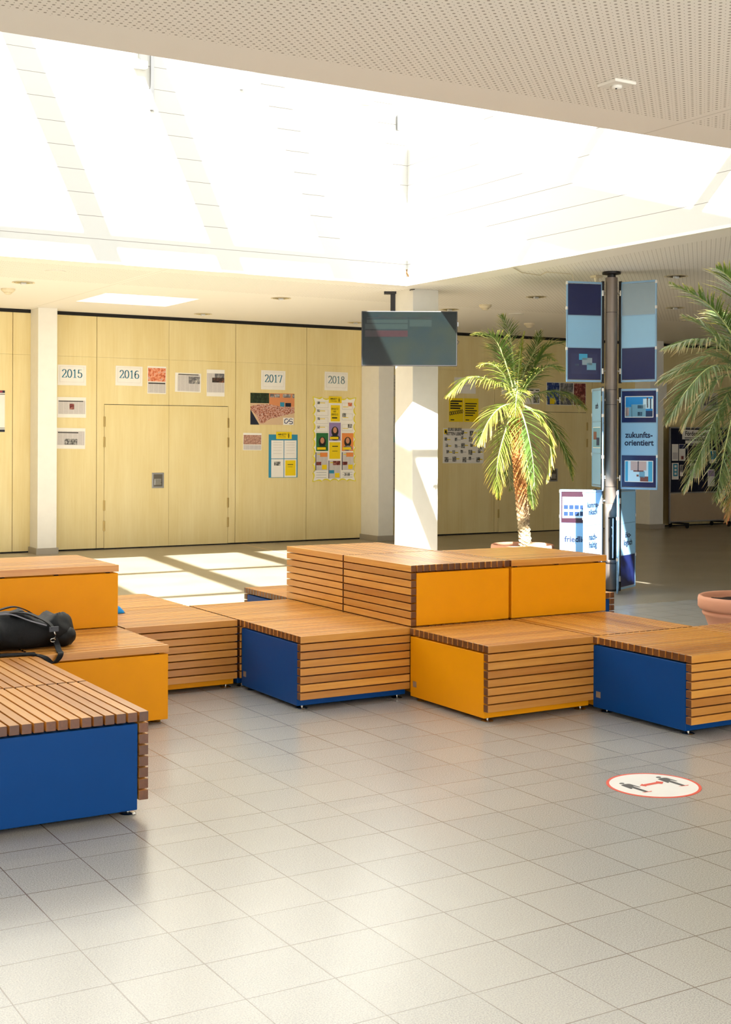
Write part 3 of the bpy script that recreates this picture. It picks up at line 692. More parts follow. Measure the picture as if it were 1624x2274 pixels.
for r_ in range(5):
    for c_ in range(5):
        if r_ == 0 and c_ < 2: continue
        u, v = .03+c_*.195+random.uniform(0, .06), .03+r_*.19+random.uniform(0, .05)
        big = random.random() < .35; s = .09 if big else .06
        v = min(v, .97-s*1.6)
        prn(o, 'portrait_print', u, v, min(.98, u+s), v+s*1.6, M_BWPH, 2)
        prn(o, 'yellow_scrawl', min(.86, u+s), v+.05, min(.97, u+s+.08), v+.075, M_YELP if random.random() < .6 else M_NEWS, 2)
o = sheet('blank_sheet', 'pale sheet half hidden behind the left palm frond', 'notice', 12.79, 2.695, 13.235, 2.42, m=M_PAPER)
prn(o, 'text_line', .2, .5, .8, .53, M_NEWS, 2)
o = sheet('notice', 'white notice with three dark ovals, right of the palm crown', 'notice', 14.256, 2.54, 14.626, 2.262)
for u in (.12, .42, .75): prn(o, 'dark_oval', u, .08, u+.2, .15, M_NAVYP, 2)
prn(o, 'article', .1, .25, .9, .45, M_NEWS, 2); prn(o, 'photograph', .62, .55, .95, .92, M_BWPH, 2)
o = sheet('photo_collage', 'collage of three dark photos above the shaded double door', 'photo', 14.78, 2.662, 15.685, 2.255)
prn(o, 'photograph', .01, .02, .325, .98, M_BLUPH, 2); prn(o, 'photograph', .34, .02, .67, .98, M_GRYPH, 2); prn(o, 'photograph', .69, .02, .99, .98, M_REDPH, 2); prn(o, 'yellow_patch', .08, .7, .2, .96, M_YELP, 3)
o = sheet('notice', 'dim sheet behind the right palm fronds, right of 202', 'notice', 17.25, 2.22, 17.62, 1.87, m=mat('greyish_paper', (0, 0, 0))); prn(o, 'photograph', .2, .3, .8, .7, M_GRYPH, 2)
o = sheet('notice', 'dim blue and white sheet deep behind the right palm', 'notice', 18.55, 2.55, 19.0, 2.2, m=mat('greyish_paper', (0, 0, 0))); prn(o, 'photograph', .1, .2, .9, .7, M_GRYPH, 2)

# pinboard on wheels
bx0, bx1, by = 17.38, 18.95, 18.25
r = thing('rolling_pinboard', 'navy pinboard on castors headed Förderverein, behind the right palm', 'notice board', ((bx0+bx1)/2, by, 0))
hw = (bx1-bx0)/2
mb = MB(); mb.box(-hw, -hw+.03, -.015, .015, .08, 1.88); mb.box(hw-.03, hw, -.015, .015, .08, 1.88)
for z in (.1, .64, 1.855): mb.box(-hw, hw, -.015, .015, z, z+.025)
mb.build('frame', M_ALU, r, bevel=.003)
MB().box(-hw+.03, hw-.03, -.008, .008, .665, 1.855).build('pin_surface', mat('navy_felt', srgb(14, 18, 44), .95), r)
MB().box(-hw+.03, hw-.03, -.008, .008, .125, .64).build('lower_panel', mat('beige_board', srgb(176, 156, 128), .6), r)
for sx in (-1, 1):
    mb = MB(); mb.box(sx*(hw-.25)-.02, sx*(hw-.25)+.02, -.25, .25, .07, .1); mb.build('foot_bar', M_DARKM, r)
    for sy in (-1, 1):
        mb = MB(); mb.tube([(sx*(hw-.25)-.015, sy*.22, .036), (sx*(hw-.25)+.015, sy*.22, .036)], .036, 14); mb.build('castor', M_BLACK, r)
def bsheet(name, label, cat, x0, z1, x1, z0, m_=M_PAPER):
    w, h = (x1-x0)/2, (z1-z0)/2
    o = MB().box(-w, w, -.001, .001, -h, h).build(name, m_, loc=((x0+x1)/2, by-.0105, (z0+z1)/2)); o['_w'] = w; o['_h'] = h
    return tag(o, label, cat, 'sheets pinned on the rolling board')
sc_ = .984
o = bsheet('title_sign', 'white sign reading Förderverein across the top of the navy pinboard', 'sign', 17.70, 1.83, 18.42, 1.65); txt(o, 'sign_lettering', 'Förderverein', .5, .42, .12, M_INK, 2, bold=.002, xs=.92); prn(o, 'text_line', .08, .82, .92, .9, M_INK, 1)
o = bsheet('strip_notice', 'narrow notice strip directly under the pinboard title', 'notice', 17.78, 1.63, 18.40, 1.57); prn(o, 'text_line', .05, .4, .95, .6, M_NEWS, 1)
o = bsheet('leaflet', 'plain white leaflet at upper left of the navy pinboard', 'leaflet', 17.44, 1.56, 17.60, 1.25); prn(o, 'text_block', .1, .5, .9, .9, M_NEWS, 1)
o = bsheet('leaflet', 'white leaflet with dark blue head, second in the pinboard upper row', 'leaflet', 17.62, 1.56, 17.78, 1.25); prn(o, 'blue_head', .02, .02, .98, .28, M_NAVY, 1); prn(o, 'photograph', .3, .72, .7, .92, M_REDPH, 1)
o = bsheet('picture', 'dark wide picture in the middle of the navy pinboard', 'photo', 17.84, 1.55, 18.30, 1.25); prn(o, 'photograph', .02, .03, .98, .95, photo_mat('dark_row_photo', [srgb(14, 12, 12), srgb(40, 40, 46), srgb(90, 60, 50)], 12), 1)
o = bsheet('leaflet', 'leaflet with blue field and three pale symbols, lower left of pinboard', 'leaflet', 17.44, 1.21, 17.61, .90); pf = prn(o, 'blue_field', .2, .06, .85, .8, M_TEALC, 1)
for v in (.14, .36, .58): prn(o, 'pale_symbol', .36, v, .68, v+.14, M_PAPER, 2)
o = bsheet('leaflet', 'slim blue and white leaflet, second in the pinboard lower row', 'leaflet', 17.64, 1.17, 17.72, .96); prn(o, 'photograph', .05, .03, .95, .65, M_GRYPH, 1)
o = bsheet('leaflet', 'white leaflet low in the middle of the pinboard', 'leaflet', 17.90, 1.2, 18.1, .92); prn(o, 'text_block', .1, .4, .9, .8, M_NEWS, 1)
o = bsheet('leaflet', 'leaflet with bright blue photo at right of the pinboard', 'leaflet', 18.40, 1.44, 18.58, 1.2); prn(o, 'photograph', .05, .05, .95, .7, M_TEALC, 1)
o = bsheet('leaflet', 'lilac and white leaflet at lower right of the pinboard', 'leaflet', 18.36, 1.08, 18.54, .76); prn(o, 'photograph', .05, .05, .95, .4, M_PURP, 1)

# ================================================================== SIGN POST
DP = 14.333
pb = at(1356, 1310, DP); pb.z = 0
post = thing('sign_post', 'tall round steel post with swivelling blue sign panels beside the palm', 'sign post', tuple(pb))
RR = .066
for a, b in ((.02, .30), (.302, .95), (.952, 1.13), (1.132, 2.02), (2.022, 2.18), (2.182, 3.02), (3.022, 3.40)):
    if a == .302:    # cable slot facing the camera
        n = 40; mb = MB(); vd = (-fwd).normalized(); a0 = math.atan2(vd.y, vd.x)+.12
        vs = []; fs = []
        zs = [.302, .34, .80, .95]
        for z in zs:
            for i in range(n): q = a0+2*math.pi*(i+.5)/n; vs.append((RR*math.cos(q), RR*math.sin(q), z))
        for j in range(3):
            for i in range(n):
                i2 = (i+1) % n
                if j == 1 and (i < 4 or i >= n-5): continue
                fs.append((j*n+i, j*n+i2, (j+1)*n+i2, (j+1)*n+i))
        mb.add(vs, fs); o = mb.build('pole_segment', M_BRONZE, post, smooth=True)
        sm = o.modifiers.new('shell', 'SOLIDIFY'); sm.thickness = .004; sm.offset = -1
    else:
        MB().lathe([(RR, a), (RR, b-.003)], 40).build('pole_segment', M_BRONZE, post, smooth=False)
MB().lathe([(.05, .34), (.05, .8)], 16).build('inner_tube', M_INK, post)
MB().tube([(-.02, -.06, .36), (-.018, -.06, .79)], .007, 8).build('light_tube', M_CLIP, post)
MB().tube([(-.035, -.055, .70), (-.015, -.062, .66), (-.03, -.06, .6), (-.022, -.06, .56)], .004, 6).build('loose_wire', M_CLIP, post)
MB().lathe([(.064, 0), (.064, .02)], 32).build('base_sleeve', M_DARKM, post)
MB().lathe([(.045, 3.39), (.045, 3.43), (.1, 3.435), (.1, CZ)], 28).build('ceiling_flange', M_DARKM, post)
for z in (.303, .951, 1.131, 2.021, 2.181, 3.021): MB().lathe([(RR-.004, z-.006), (RR-.004, z+.006)], 32).build('joint_groove', M_BLACK, post)
RH = Vector((rgt.x, rgt.y, 0)).normalized(); FH = Vector((fwd.x, fwd.y, 0)).normalized()
def panel(side, xe, sg, z0, slots, hinge_lat=None, flip=False, width=.415):
    """side -1 left, +1 right of the pole; panel leaves its hinge along dlat/ddep"""
    hl = hinge_lat if hinge_lat is not None else side*(RR+.03)
    hp = RH*hl - FH*.01
    best = None
    for i in range(1441):
        a_ = math.pi*2*i/1440; e_ = hp+RH*(width+.01)*math.cos(a_)+FH*(width+.01)*math.sin(a_)
        if math.sin(a_)*sg < -.001: continue
        q_ = Vector((pb.x, pb.y, 0))+e_; px_ = W_/2+F_PX*q_.dot(RH)/q_.dot(FH)
        if side*math.cos(a_) < -.5 or abs(px_-xe) > 500: continue
        if best is None or abs(px_-xe) < best[0]-.01: best = (abs(px_-xe), a_)
    d = RH*math.cos(best[1])+FH*math.sin(best[1])
    ang = math.atan2(d.y, d.x)
    # local frame: x along the sheet from hinge outward, -y toward viewer
    nrm = Vector((math.sin(ang), -math.cos(ang), 0))     # local -y in the post frame
    toward = nrm.dot(-(Vector((pb.x, pb.y, 0))+hp+d*width*.5)) > 0
    L = .01; Rr = L+width; Hh = 1.085
    p = MB(); t = .012
    p.box(L, Rr, -t/2, t/2, 0, .022); p.box(L, Rr, -t/2, t/2, Hh-.022, Hh); p.box(L, L+.012, -t/2, t/2, 0, Hh); p.box(Rr-.016, Rr, -t/2, t/2, 0, Hh)
    po = p.build('sign_panel', M_FRAME, post, loc=hp+Vector((0, 0, z0)), rotz=ang)
    zz = [.022, .022+.347, .022+2*.347, Hh-.022]
    for i, (mt, content) in enumerate(slots):
        a, b = zz[2-i], zz[3-i]
        MB().box(L+.012, Rr-.016, -.003, .003, a+.004, b-.003).build('insert', mt, po)
        if i: MB().box(L+.012, Rr-.016, -.005, .005, b-.003, b+.006).build('divider', M_FRAME, po)
        face = -.0036 if toward else .0036
        cx, cz = (L+Rr)/2, (a+b)/2
        if content and content[0] == 'text':
            tm = text_mb(content[1], content[2], bold=.0022, xs=.95, line=.95)
            if not toward: tm.v = [(-v[0], -v[1], v[2]) for v in tm.v]
            tm.build('lettering', M_TXT, po, loc=(cx, face*1.3, cz))
        if content and content[0] == 'photo':
            f2 = face*1.25; dy = -.0008 if toward else .0008
            if content[1] is not M_CR: MB().box(cx-.16, cx+.16, min(f2, f2+dy), max(f2, f2+dy), cz-.115, cz+.115).build('picture_border', M_PAPER, po)
            f3 = f2+dy*1.5
            MB().box(cx-.153, cx+.153, min(f3, f3+dy), max(f3, f3+dy), cz-.108, cz+.108).build('picture', content[1], po)
            f4 = f3+dy*1.5; sgn = 1 if toward else -1
            for (u0, v0, u1, v1, mm) in content[2]:
                xa, xb = cx+sgn*(-.153+.306*u0), cx+sgn*(-.153+.306*u1)
                MB().box(min(xa, xb), max(xa, xb), min(f4, f4+dy), max(f4, f4+dy), cz+.108-.216*v1, cz+.108-.216*v0).build('picture_or_reflection', mm, po)
    for zc in (Hh-.02, .75*Hh-.02, .33*Hh):
        if zc: MB().box(Rr-.014, Rr+.004, -.011, .011, zc-.016, zc+.016).build('corner_clip', M_CLIP, po)
    MB().box(-.014, .012, -.012, .012, -.01, Hh+.01).build('hinge_bar', M_DARKM, po)
    for zc in (.12, Hh-.12):
        mb = MB(); q = Vector((-math.cos(-ang)*0, 0, 0))
        inv = Matrix.Rotation(-ang, 3, 'Z'); tgt = inv @ (-hp.normalized()*(max(0, hp.length-RR+.01)))
        mb.tube([(0, 0, zc), (tgt.x, tgt.y, zc)], .012, 8); mb.tube([(0, 0, zc-.03), (0, 0, zc+.03)], .016, 10)
        mb.build('bracket', M_STEEL, po)
    return po
C_sky = mat('print_sky_blue', srgb(20, 130, 200), .4); C_bld = mat('print_reflection_building', srgb(110, 160, 185), .4); C_dk = mat('print_reflection_dark_blue', srgb(20, 50, 90), .4); C_lt = mat('print_pale', srgb(190, 220, 235), .4); C_br = mat('print_brown', srgb(120, 70, 60), .4); C_pk = mat('print_beige', srgb(190, 165, 160), .4); C_cy = mat('print_reflection_cyan', srgb(60, 160, 200), .4)  # print colours, some reused for the painted reflection patches
bld1 = [(0, .5, .25, 1, C_bld), (.22, .38, .75, 1, C_bld), (.45, .42, .7, .58, C_dk), (.45, .75, .62, .95, C_dk), (.65, .1, 1, .6, C_lt), (.78, .05, .84, .55, C_br), (.9, .1, .95, .6, C_dk), (0, .55, .13, .95, C_pk), (.75, .7, 1, 1, C_dk)]
mask = [(0, 0, .1, 1, C_cy), (.2, 0, .78, .45, C_pk), (.46, .0, .5, .5, C_dk), (.3, .45, .68, .52, C_br), (.52, .5, .72, .8, C_bld), (.42, .66, .5, .76, C_br), (.55, .75, .85, 1, C_br), (.85, 0, 1, 1, C_cy)]
facade = [(.03+.19*i, .05+.33*j, .18+.19*i, .26+.33*j, C_dk if j else C_bld) for i in range(5) for j in range(3)]
M_CR = mat('dark_crumpled_film', srgb(34, 44, 92), .15)
crump_reflection = [(.3, .0, .62, .3, C_cy), (.42, .2, .8, .55, M_GREYBL), (.6, .45, .95, .8, C_bld), (.15, .5, .3, .6, C_dk)]  # painted patches imitating the reflection on the crumpled film
panel(-1, 1257, -1, 2.262, [(M_NAVY, None), (M_SKYBL, None), (M_NAVY, ('photo', M_CR, crump_reflection))])
panel(1, 1458, -1, 2.262, [(M_GREYBL, None), (M_SKYBL, None), (M_NAVY, None)])
panel(1, 1461, -1, 1.105, [(M_NAVY, ('photo', C_sky, bld1)), (M_SKYBL, ('text', 'zukunfts-\norientiert', .088)), (M_NAVY, ('photo', C_lt, mask))])
panel(-1, 1316, 1, 1.12, [(M_SKYBL, ('text', 'arb', .09)), (M_SKYBL, ('photo', C_bld, [(.1, .2, .5, .6, C_br), (.5, .5, .9, .9, C_dk)])), (M_SKYBL, None)])
panel(-1, 1339, -1, 1.10, [(M_SKYBL, None)]*3, hinge_lat=-.085)
panel(-1, 1241, 1, -.02, [(M_MAROON, ('photo', C_lt, facade)), (M_SKYBL, ('text', 'friedlich', .088)), (M_NAVY, None)], hinge_lat=-.165, width=.375)
panel(-1, 1297, -1, -.02, [(M_SKYBL, ('text', 'kommu-\nnikativ', .08)), (M_SKYBL, ('text', 'nach-\nhaltig', .088)), (M_NAVY, None)])
panel(1, 1412, 1, -.02, [(M_SKYBL, None), (M_SKYBL, ('text', 'öko-\nlogisch', .088)), (M_NAVY, None)])
panel(1, 1372, -1, -.02, [(M_SKYBL, None)]*3, hinge_lat=.085, width=.36)
for ch in post.children:
    if ch.name.startswith('sign_panel') and ch.location.z < .05: ch.location.z = -.0+.012

# ================================================================== TELEVISION
tv_c = at(909.5, 752, 15.45)
tv = thing('television', 'wide black television hanging from the ceiling before the sunlit column', 'television', tuple(tv_c))
ang = math.atan2(RH.y, RH.x)
def tvp(mb, name, m_, par=tv, **kw): return mb.build(name, m_, par, rotz=ang if par is tv else 0, **kw)
mpp = 15.45/F_PX; tw, thh = 213*mpp/2, 122*mpp/2
body = tvp(MB().box(-tw, tw, -.005, .05, -thh, thh), 'housing', mat('silver_black_bezel', srgb(60, 58, 58), .35, .5), bevel=.006)
def tv_screen():
    m_ = bpy.data.materials.new('tv_screen'); m_.use_nodes = True; k = NT(m_)
    tc = k.n('ShaderNodeTexCoord'); sp = k.n('ShaderNodeSeparateXYZ'); k.l(tc.outputs['Object'], sp.inputs[0])
    nz = k.n('ShaderNodeTexNoise', i_Scale=3.0, i_Detail=2.0); k.l(tc.outputs['Object'], nz.inputs['Vector'])
    cr = k.n('ShaderNodeValToRGB'); k.l(nz.outputs[0], cr.inputs[0]); e = cr.color_ramp.elements
    e[0].position = .35; e[0].color = srgb(8, 20, 23); e[1].position = .65; e[1].color = srgb(18, 24, 19)
    k.l(cr.outputs[0], k.b.inputs['Base Color']); k.b.inputs['Roughness'].default_value = .2; k.b.inputs['Specular IOR Level'].default_value = .3
    return m_
scr = MB().box(-tw+.012, tw-.012, -.0075, -.004, -thh+.014, thh-.01).build('screen', tv_screen(), body)
D_ = mat('screen_dark', srgb(5, 8, 9), .2); RD = mat('screen_maroon', srgb(24, 4, 7), .2); ST = mat('screen_stripe', srgb(12, 24, 22), .2)
for x0_, x1_, z0_, z1_, mm in ((-.5, -.02, .235, .245, D_), (-.0, .26, .235, .245, D_), (-.52, -.02, .02, .095, RD), (-.52, -.02, .11, .17, ST), (-.5, -.02, .18, .22, ST), (0, .26, .14, .22, ST)):
    MB().box(x0_, x1_, -.0085, -.0074, z0_, z1_).build('screen_content', mm, scr)
text_mb('26.04.2021', .03).build('screen_text', D_, scr, loc=(-.3, -.0085, .26)); text_mb('27.04.2021', .03).build('screen_text', D_, scr, loc=(.2, -.0085, .26))
mp_ = at(873, 657, 16.35); off = mp_-tv_c
mb = MB(); o3 = Vector((off.x, off.y, 0))
mb.box(-.11, .11, -.05, .05, CZ-tv_c.z-.03, CZ-tv_c.z); mb.box(-.03, .03, -.03, .03, .1, CZ-tv_c.z)
mb.build('ceiling_mount', M_DARKM, tv, loc=(off.x, off.y, 0), rotz=ang)
mb = MB(); mb.obox(Vector((off.x, off.y, .14))/2+Vector((0, 0, .07)), Vector((off.x, off.y, 0))/2, RH*.02, Vector((0, 0, .02))); mb.build('support_arm', M_DARKM, tv)
q = FH*.06; mb = MB(); mb.obox(q+Vector((0, 0, .1)), RH*.16, FH*.015, Vector((0, 0, .12))); mb.build('rear_plate', M_DARKM, tv)
mb = MB(); mb.obox(RH*(tw+.006)+FH*.02+Vector((0, 0, .17)), RH*.006, FH*.012, Vector((0, 0, .025))); mb.build('side_socket', M_ALU, tv)
mb = MB(); mb.tube([RH*(tw-.01)+FH*.05+Vector((0, 0, .0)), RH*(tw+.02)+FH*.05+Vector((0, 0, -.03)), RH*(tw-.01)+FH*.06+Vector((0, 0, -.09))], .004, 6); mb.build('power_cable', M_BLACK, tv)

# ================================================================== CEILING FITTINGS
def onc(x, y):      # point of the ceiling seen at a pixel
    d = ray(x, y); t = (CZ-EYE)/d.z; return Vector((0, 0, EYE))+d*t
lights = [(52, 627, 'second from left edge of the frame'), (624, 662, 'above the 2017 sheet'), (451, 697, 'just right of the small rooflight'), (1191, 659, 'above the palm, left of the sign post'), (1502, 613, 'right of the sign post, nearer one'), (1500, 683, 'right of the sign post, farther one'), (999, 687, 'behind the top right corner of the television'), (790, 716, 'at the left of the television')]
for x, y, where in lights:
    p = onc(x, y)
    r = thing('recessed_downlight', 'round recessed ceiling light '+where, 'ceiling light', (p.x, p.y, CZ), group='recessed ceiling downlights')
    MB().lathe([(.125, 0), (.135, -.006), (.108, -.006), (.1, 0)], 28, cap=False).build('trim_ring', M_PLAST, r)
    MB().lathe([(.108, -.004), (.0, -.0045)], 28, cap=False).build('reflector_back', M_INK, r)
    MB().lathe([(.1, -.005), (.06, -.012), (.045, -.005)], 24, cap=False).build('reflector', M_LAMPR, r, smooth=True)
    MB().tube([(-.03, 0, -.012), (.03, 0, -.012)], .018, 10).build('bulb', M_CLIP, r)
for x, y, lab in ((18, 641, 'round smoke detector on the ceiling at the left edge'), (1078, 677, 'round smoke detector on the ceiling above the palm'), (1176, 718, 'small smoke detector low over the dark wall')):
    p = onc(x, y); r = thing('smoke_detector', lab, 'smoke detector', (p.x, p.y, CZ), group='smoke detectors')
    MB().lathe([(.085, 0), (.085, -.02), (.06, -.045), (.05, -.045), (.05, -.055), (.03, -.07), (0, -.072)], 24).build('detector_body', M_PLAST, r)
    MB().lathe([(.062, -.034), (.066, -.030)], 24, cap=False).build('vent_slots', M_INK, r)
p = onc(1370, 184); r = thing('motion_sensor', 'square white sensor plate on the perforated ceiling, near foreground', 'sensor', (p.x, p.y, CZ))
MB().box(-.07, .07, -.07, .07, -.016, 0).build('base_plate', M_WHITE, r, bevel=.004); MB().lathe([(.03, -.016), (.026, -.03), (.01, -.034), (0, -.034)], 20).build('lens', M_WHITE, r, smooth=True); MB().lathe([(.005, -.032), (.005, -.036)], 8).build('diode', M_INK, r, loc=(-.012, -.01, 0))
for x, y, lab in ((123, 602, 'flat hatch plate on the ceiling near the left'), (1147, 697, 'flat round cover on the ceiling above the dark wall'), (1600, 602, 'flat round cover on the ceiling at the right edge')):
    p = onc(x, y); tag(MB().lathe([(.11, 0), (.11, -.006), (.1, -.008)], 28).build('ceiling_cover', M_WHITE, loc=(p.x, p.y, CZ)), lab, 'ceiling cover')
p = onc(1325, 612); r = thing('ceiling_socket', 'small cream socket box on the ceiling beside the sign post top', 'socket', (p.x, p.y, CZ))
MB().box(-.05, .05, -.05, .05, -.025, 0).build('socket_box', M_PLAST, r, bevel=.004); MB().lathe([(.03, -.025), (.02, -.06), (.008, -.09)], 14).build('plug', M_PLAST, r)
pts = [onc(*q) for q in ((1140, 592), (1160, 603), (1200, 609), (1214, 602), (1255, 605), (1272, 607))]
pts = [Vector((q.x, q.y, CZ-.012)) for q in pts]; pts.append(Vector((pts[-1].x+.02, pts[-1].y, CZ-.12)))
tag(MB().tube(pts, .005, 6).build('ceiling_cable', M_CABLE), 'loose cream cable running along the ceiling towards the sign post', 'cable')
pts = [onc(*q) for q in ((893, 646), (903, 646), (912, 641), (921, 640))]; pts = [Vector((q.x, q.y, CZ-.015)) for q in pts]
tag(MB().tube(pts, [.014, .006, .005, .005], 6).build('black_cable', M_BLACK), 'short black cable at the ceiling corner of the sunlit column', 'cable')
# fittings on the far well wall
def onw(x, y):
    d = ray(x, y); t = (HY1-.001)/d.y; return Vector((0, 0, EYE))+d*t
for (x, ya, yb, lab) in ((336, 60, 245, 'long grey vertical channel high on the light well wall'), (535, 60, 200, 'short grey vertical channel on the light well wall'), (883, 60, 290, 'grey vertical channel on the light well wall, near its corner')):
    a = onw(x, yb); tag(MB().box(a.x-.018, a.x+.018, HY1-.035, HY1, a.z, RZ-.05).build('wall_channel', M_ALU), lab, 'cable channel', 'vertical channels in the light well')
for x, y, lab in ((309, 148, 'small white detector box high on the well wall, left of channel'), (812, 228, 'small white detector box high on the well wall, at its middle')):
    a = onw(x, y); r = thing('detector_box', lab, 'detector', (a.x, HY1, a.z), group='detector boxes in the light well')
    MB().box(-.07, .07, -.09, 0, -.03, .05).build('box_body', M_WHITE, r, bevel=.01); MB().box(-.01, .01, -.03, -.01, .05, .14).build('bracket', M_STEEL, r)
a = onw(902, 607); tag(MB().tube([(a.x, HY1-.02, a.z+.04), (a.x-.01, HY1-.03, a.z), (a.x+.02, HY1-.03, a.z-.04)], .012, 6).build('wall_hook', mat('brown_metal', srgb(110, 84, 50), .4, .6)), 'small brown hook low on the well wall above the television', 'hook')

# ================================================================== FLOOR STICKER / TAPE
def onf(x, y): d = ray(x, y); t = -EYE/d.z; return Vector((0, 0, EYE))+d*t
cA = onf(1452, 1744); Rk = .222
o = thing('floor_sticker', 'round white keep-your-distance sticker with red rim on the tiled floor', 'floor sticker', (cA.x, cA.y, 0), rotz=0)
def disc(r0, r1, z0, z1, n=64):
    mb = MB()
    if r0 == 0: mb.lathe([(r1, z0), (r1, z1)], n)
    else: mb.lathe([(r0, z0), (r1, z0), (r1, z1), (r0, z1), (r0, z0)], n, cap=False)
    return mb
disc(0, Rk-.01, .0002, .0014).build('white_disc', M_STICK, o); disc(Rk-.014, Rk, .0002, .0018).build('red_rim', M_RED, o)
# pictograms: feet toward +x in the photo; local axes on the floor from two pixels
def onrel(x, y): q = onf(x, y); return (q.x-cA.x, q.y-cA.y)
def cz(x, y): return onrel(1340+x/7.382, 1700+y/7.382)
def flat(poly, nm, mt, z=.0018, h=.0006):
    pts = [cz(*p_) for p_ in poly]; n = len(pts)
    MB().add([(x, y, z) for x, y in pts]+[(x, y, z+h) for x, y in pts], [tuple(range(n)), tuple(range(2*n-1, n-1, -1))]+[(i, (i+1) % n, (i+1) % n+n, i+n) for i in range(n)]).build(nm, mt, o)
for dx, dy in ((0, 0), (602, -101)):
    flat([(x+dx, y+dy) for x, y in [(305+43*math.cos(i*.5236), 300+10*math.sin(i*.5236)) for i in range(12)]], 'figure_head', M_PICT)
    flat([(x+dx, y+dy) for x, y in ((295, 332), (330, 315), (400, 308), (440, 310), (615, 362), (590, 364), (485, 338), (500, 352), (560, 372), (740, 432), (700, 445), (540, 395), (470, 372), (480, 388), (455, 390))], 'figure_body', M_PICT)
    flat([(x+dx, y+dy) for x, y in ((640, 452), (800, 424), (795, 434), (700, 446))], 'figure_ground', M_RED, z=.002)
flat([(600, 334), (640, 308), (655, 318), (865, 280), (868, 266), (985, 276), (972, 308), (905, 302), (710, 338), (708, 350)], 'double_arrow', M_RED, z=.002)
mb = MB(); a, b = onf(538, 1208), onf(640, 1231)
for i in range(16):
    p = a.lerp(b, (i+.1)/16); q = a.lerp(b, (i+.7)/16); d = (q-p)/2
    mb.obox((p+q)/2+Vector((0, 0, .0008)), d, d.normalized().cross(Vector((0, 0, 1)))*.018, Vector((0, 0, .0006)))
tag(mb.build('floor_tape', mat('pale_orange_tape', srgb(226, 200, 165), .5)), 'dashed pale marking tape on the floor before the birch wall', 'floor tape')

# ================================================================== BAG, CLOTH
def onp(x, y, z): d = ray(x, y); t = (z-EYE)/d.z; return Vector((0, 0, EYE))+d*t
def mpt(x, y, dpt): return at(x, y, dpt)
from mathutils import noise
bag = thing('duffel_bag', 'black fabric duffel bag slumped on the yellow step at left', 'bag', (2.115, 7.43, .45))
mb = MB(); NU, NV = 56, 30; vs = []; fs = []
Lh = .325
for i in range(NU+1):
    t = -1+2*i/NU; x = Lh*t
    prof = (1-abs(t)**6)**.5 if abs(t) < 1 else 0.0
    hh = .2*(1-.16*max(0, t-.55)/.45)
    for j in range(NV):
        q = 2*math.pi*j/NV; cy_, cz_ = math.cos(q), math.sin(q)
        ey = math.copysign(abs(cy_)**.6, cy_)*(1-.35*max(0, cz_)); ez = math.copysign(abs(cz_)**.7, cz_)
        yy = .155*prof*ey; z = .5*hh*(prof**.7)*ez
        zz = max(0.004, z+.5*hh)
        n_ = noise.fractal(Vector((x*6, yy*6, zz*7)), 1.0, 2.0, 3)
        n2 = noise.noise(Vector((x*14+3, yy*9, zz*12)))
        rg = 1-abs(noise.noise(Vector((x*5-yy*4, yy*5, zz*4+x*3))))*2; k_ = .010*n_+.006*n2+.020*(rg-.5)
        sag = -.05*math.exp(-((t-.35)/.16)**2)*max(0, ez)+.012*math.sin(t*9)*max(0, ez)
        vs.append((x+.012*n_, yy+k_*ey*1.2, max(.003, zz+k_*max(0, ez)*1.5+sag)))
for i in range(NU):
    for j in range(NV):
        j2 = (j+1) % NV; fs.append((i*NV+j, i*NV+j2, (i+1)*NV+j2, (i+1)*NV+j))
mb.add(vs, fs); o = mb.build('bag_body', M_BAG, bag, smooth=True)
# end pocket bulge
mb = MB(); vs = []; fs = []
for i in range(17):
    a = math.pi*i/16
    for j in range(24):
        b = 2*math.pi*j/24; vs.append((.24+.085*math.cos(a), -.04+.10*math.sin(a)*math.cos(b), max(.003, .06+.065*math.sin(a)*math.sin(b)+.008*noise.noise(Vector((a*3, b*2, 1))))))
for i in range(16):
    for j in range(24): fs.append((i*24+j, i*24+(j+1) % 24, (i+1)*24+(j+1) % 24, (i+1)*24+j))
mb.add(vs, fs).build('end_pocket', M_BAG, bag, smooth=True)
def ribbon(pts, wdt, nm, m_, par, axis=Vector((0, 1, 0)), th=.003):
    mb = MB(); P_ = bez([Vector(p) for p in pts], 5); vs = []; fs = []
    for j, p in enumerate(P_):
        t = (P_[min(j+1, len(P_)-1)]-P_[max(j-1, 0)]).normalized(); n_ = t.cross(axis).normalized()
        for (s1, s2) in ((-1, -1), (1, -1), (1, 1), (-1, 1)): vs.append(p+axis*(s1*wdt/2)+n_*(s2*th))
    for j in range(len(P_)-1):
        for i in range(4): fs.append((j*4+i, j*4+(i+1) % 4, (j+1)*4+(i+1) % 4, (j+1)*4+i))
    fs += [(3, 2, 1, 0), tuple(range(len(vs)-4, len(vs)))]
    return mb.add(vs, fs).build(nm, m_, par, smooth=False)
ribbon([(-.20, -.08, .17), (-.15, -.06, .215), (-.06, -.03, .236), (.0, -.01, .232), (.06, -.03, .205), (.1, -.06, .17)], .034, 'carry_handle', M_STRAP, bag)
ribbon([(-.05, -.04, .205), (.03, -.09, .205), (.09, -.135, .18), (.135, -.165, .15), (.15, -.185, .125)], .04, 'shoulder_strap', M_STRAP, bag, axis=Vector((.6, .8, 0)))
ribbon([(.158, -.19, .07), (.17, -.2, .03), (.165, -.25, .005), (.15, -.33, .004), (.13, -.335, -.03), (.1, -.33, -.045), (.06, -.325, -.01), (.0, -.3, .006), (-.08, -.25, .006)], .036, 'loose_strap', M_STRAP, bag, axis=Vector((.9, .3, 0)).normalized())
ribbon([(-.3, -.25, .008), (-.1, -.27, .01), (.02, -.29, .008)], .07, 'side_strap', M_STRAP, bag, axis=Vector((.1, .95, 0)).normalized())
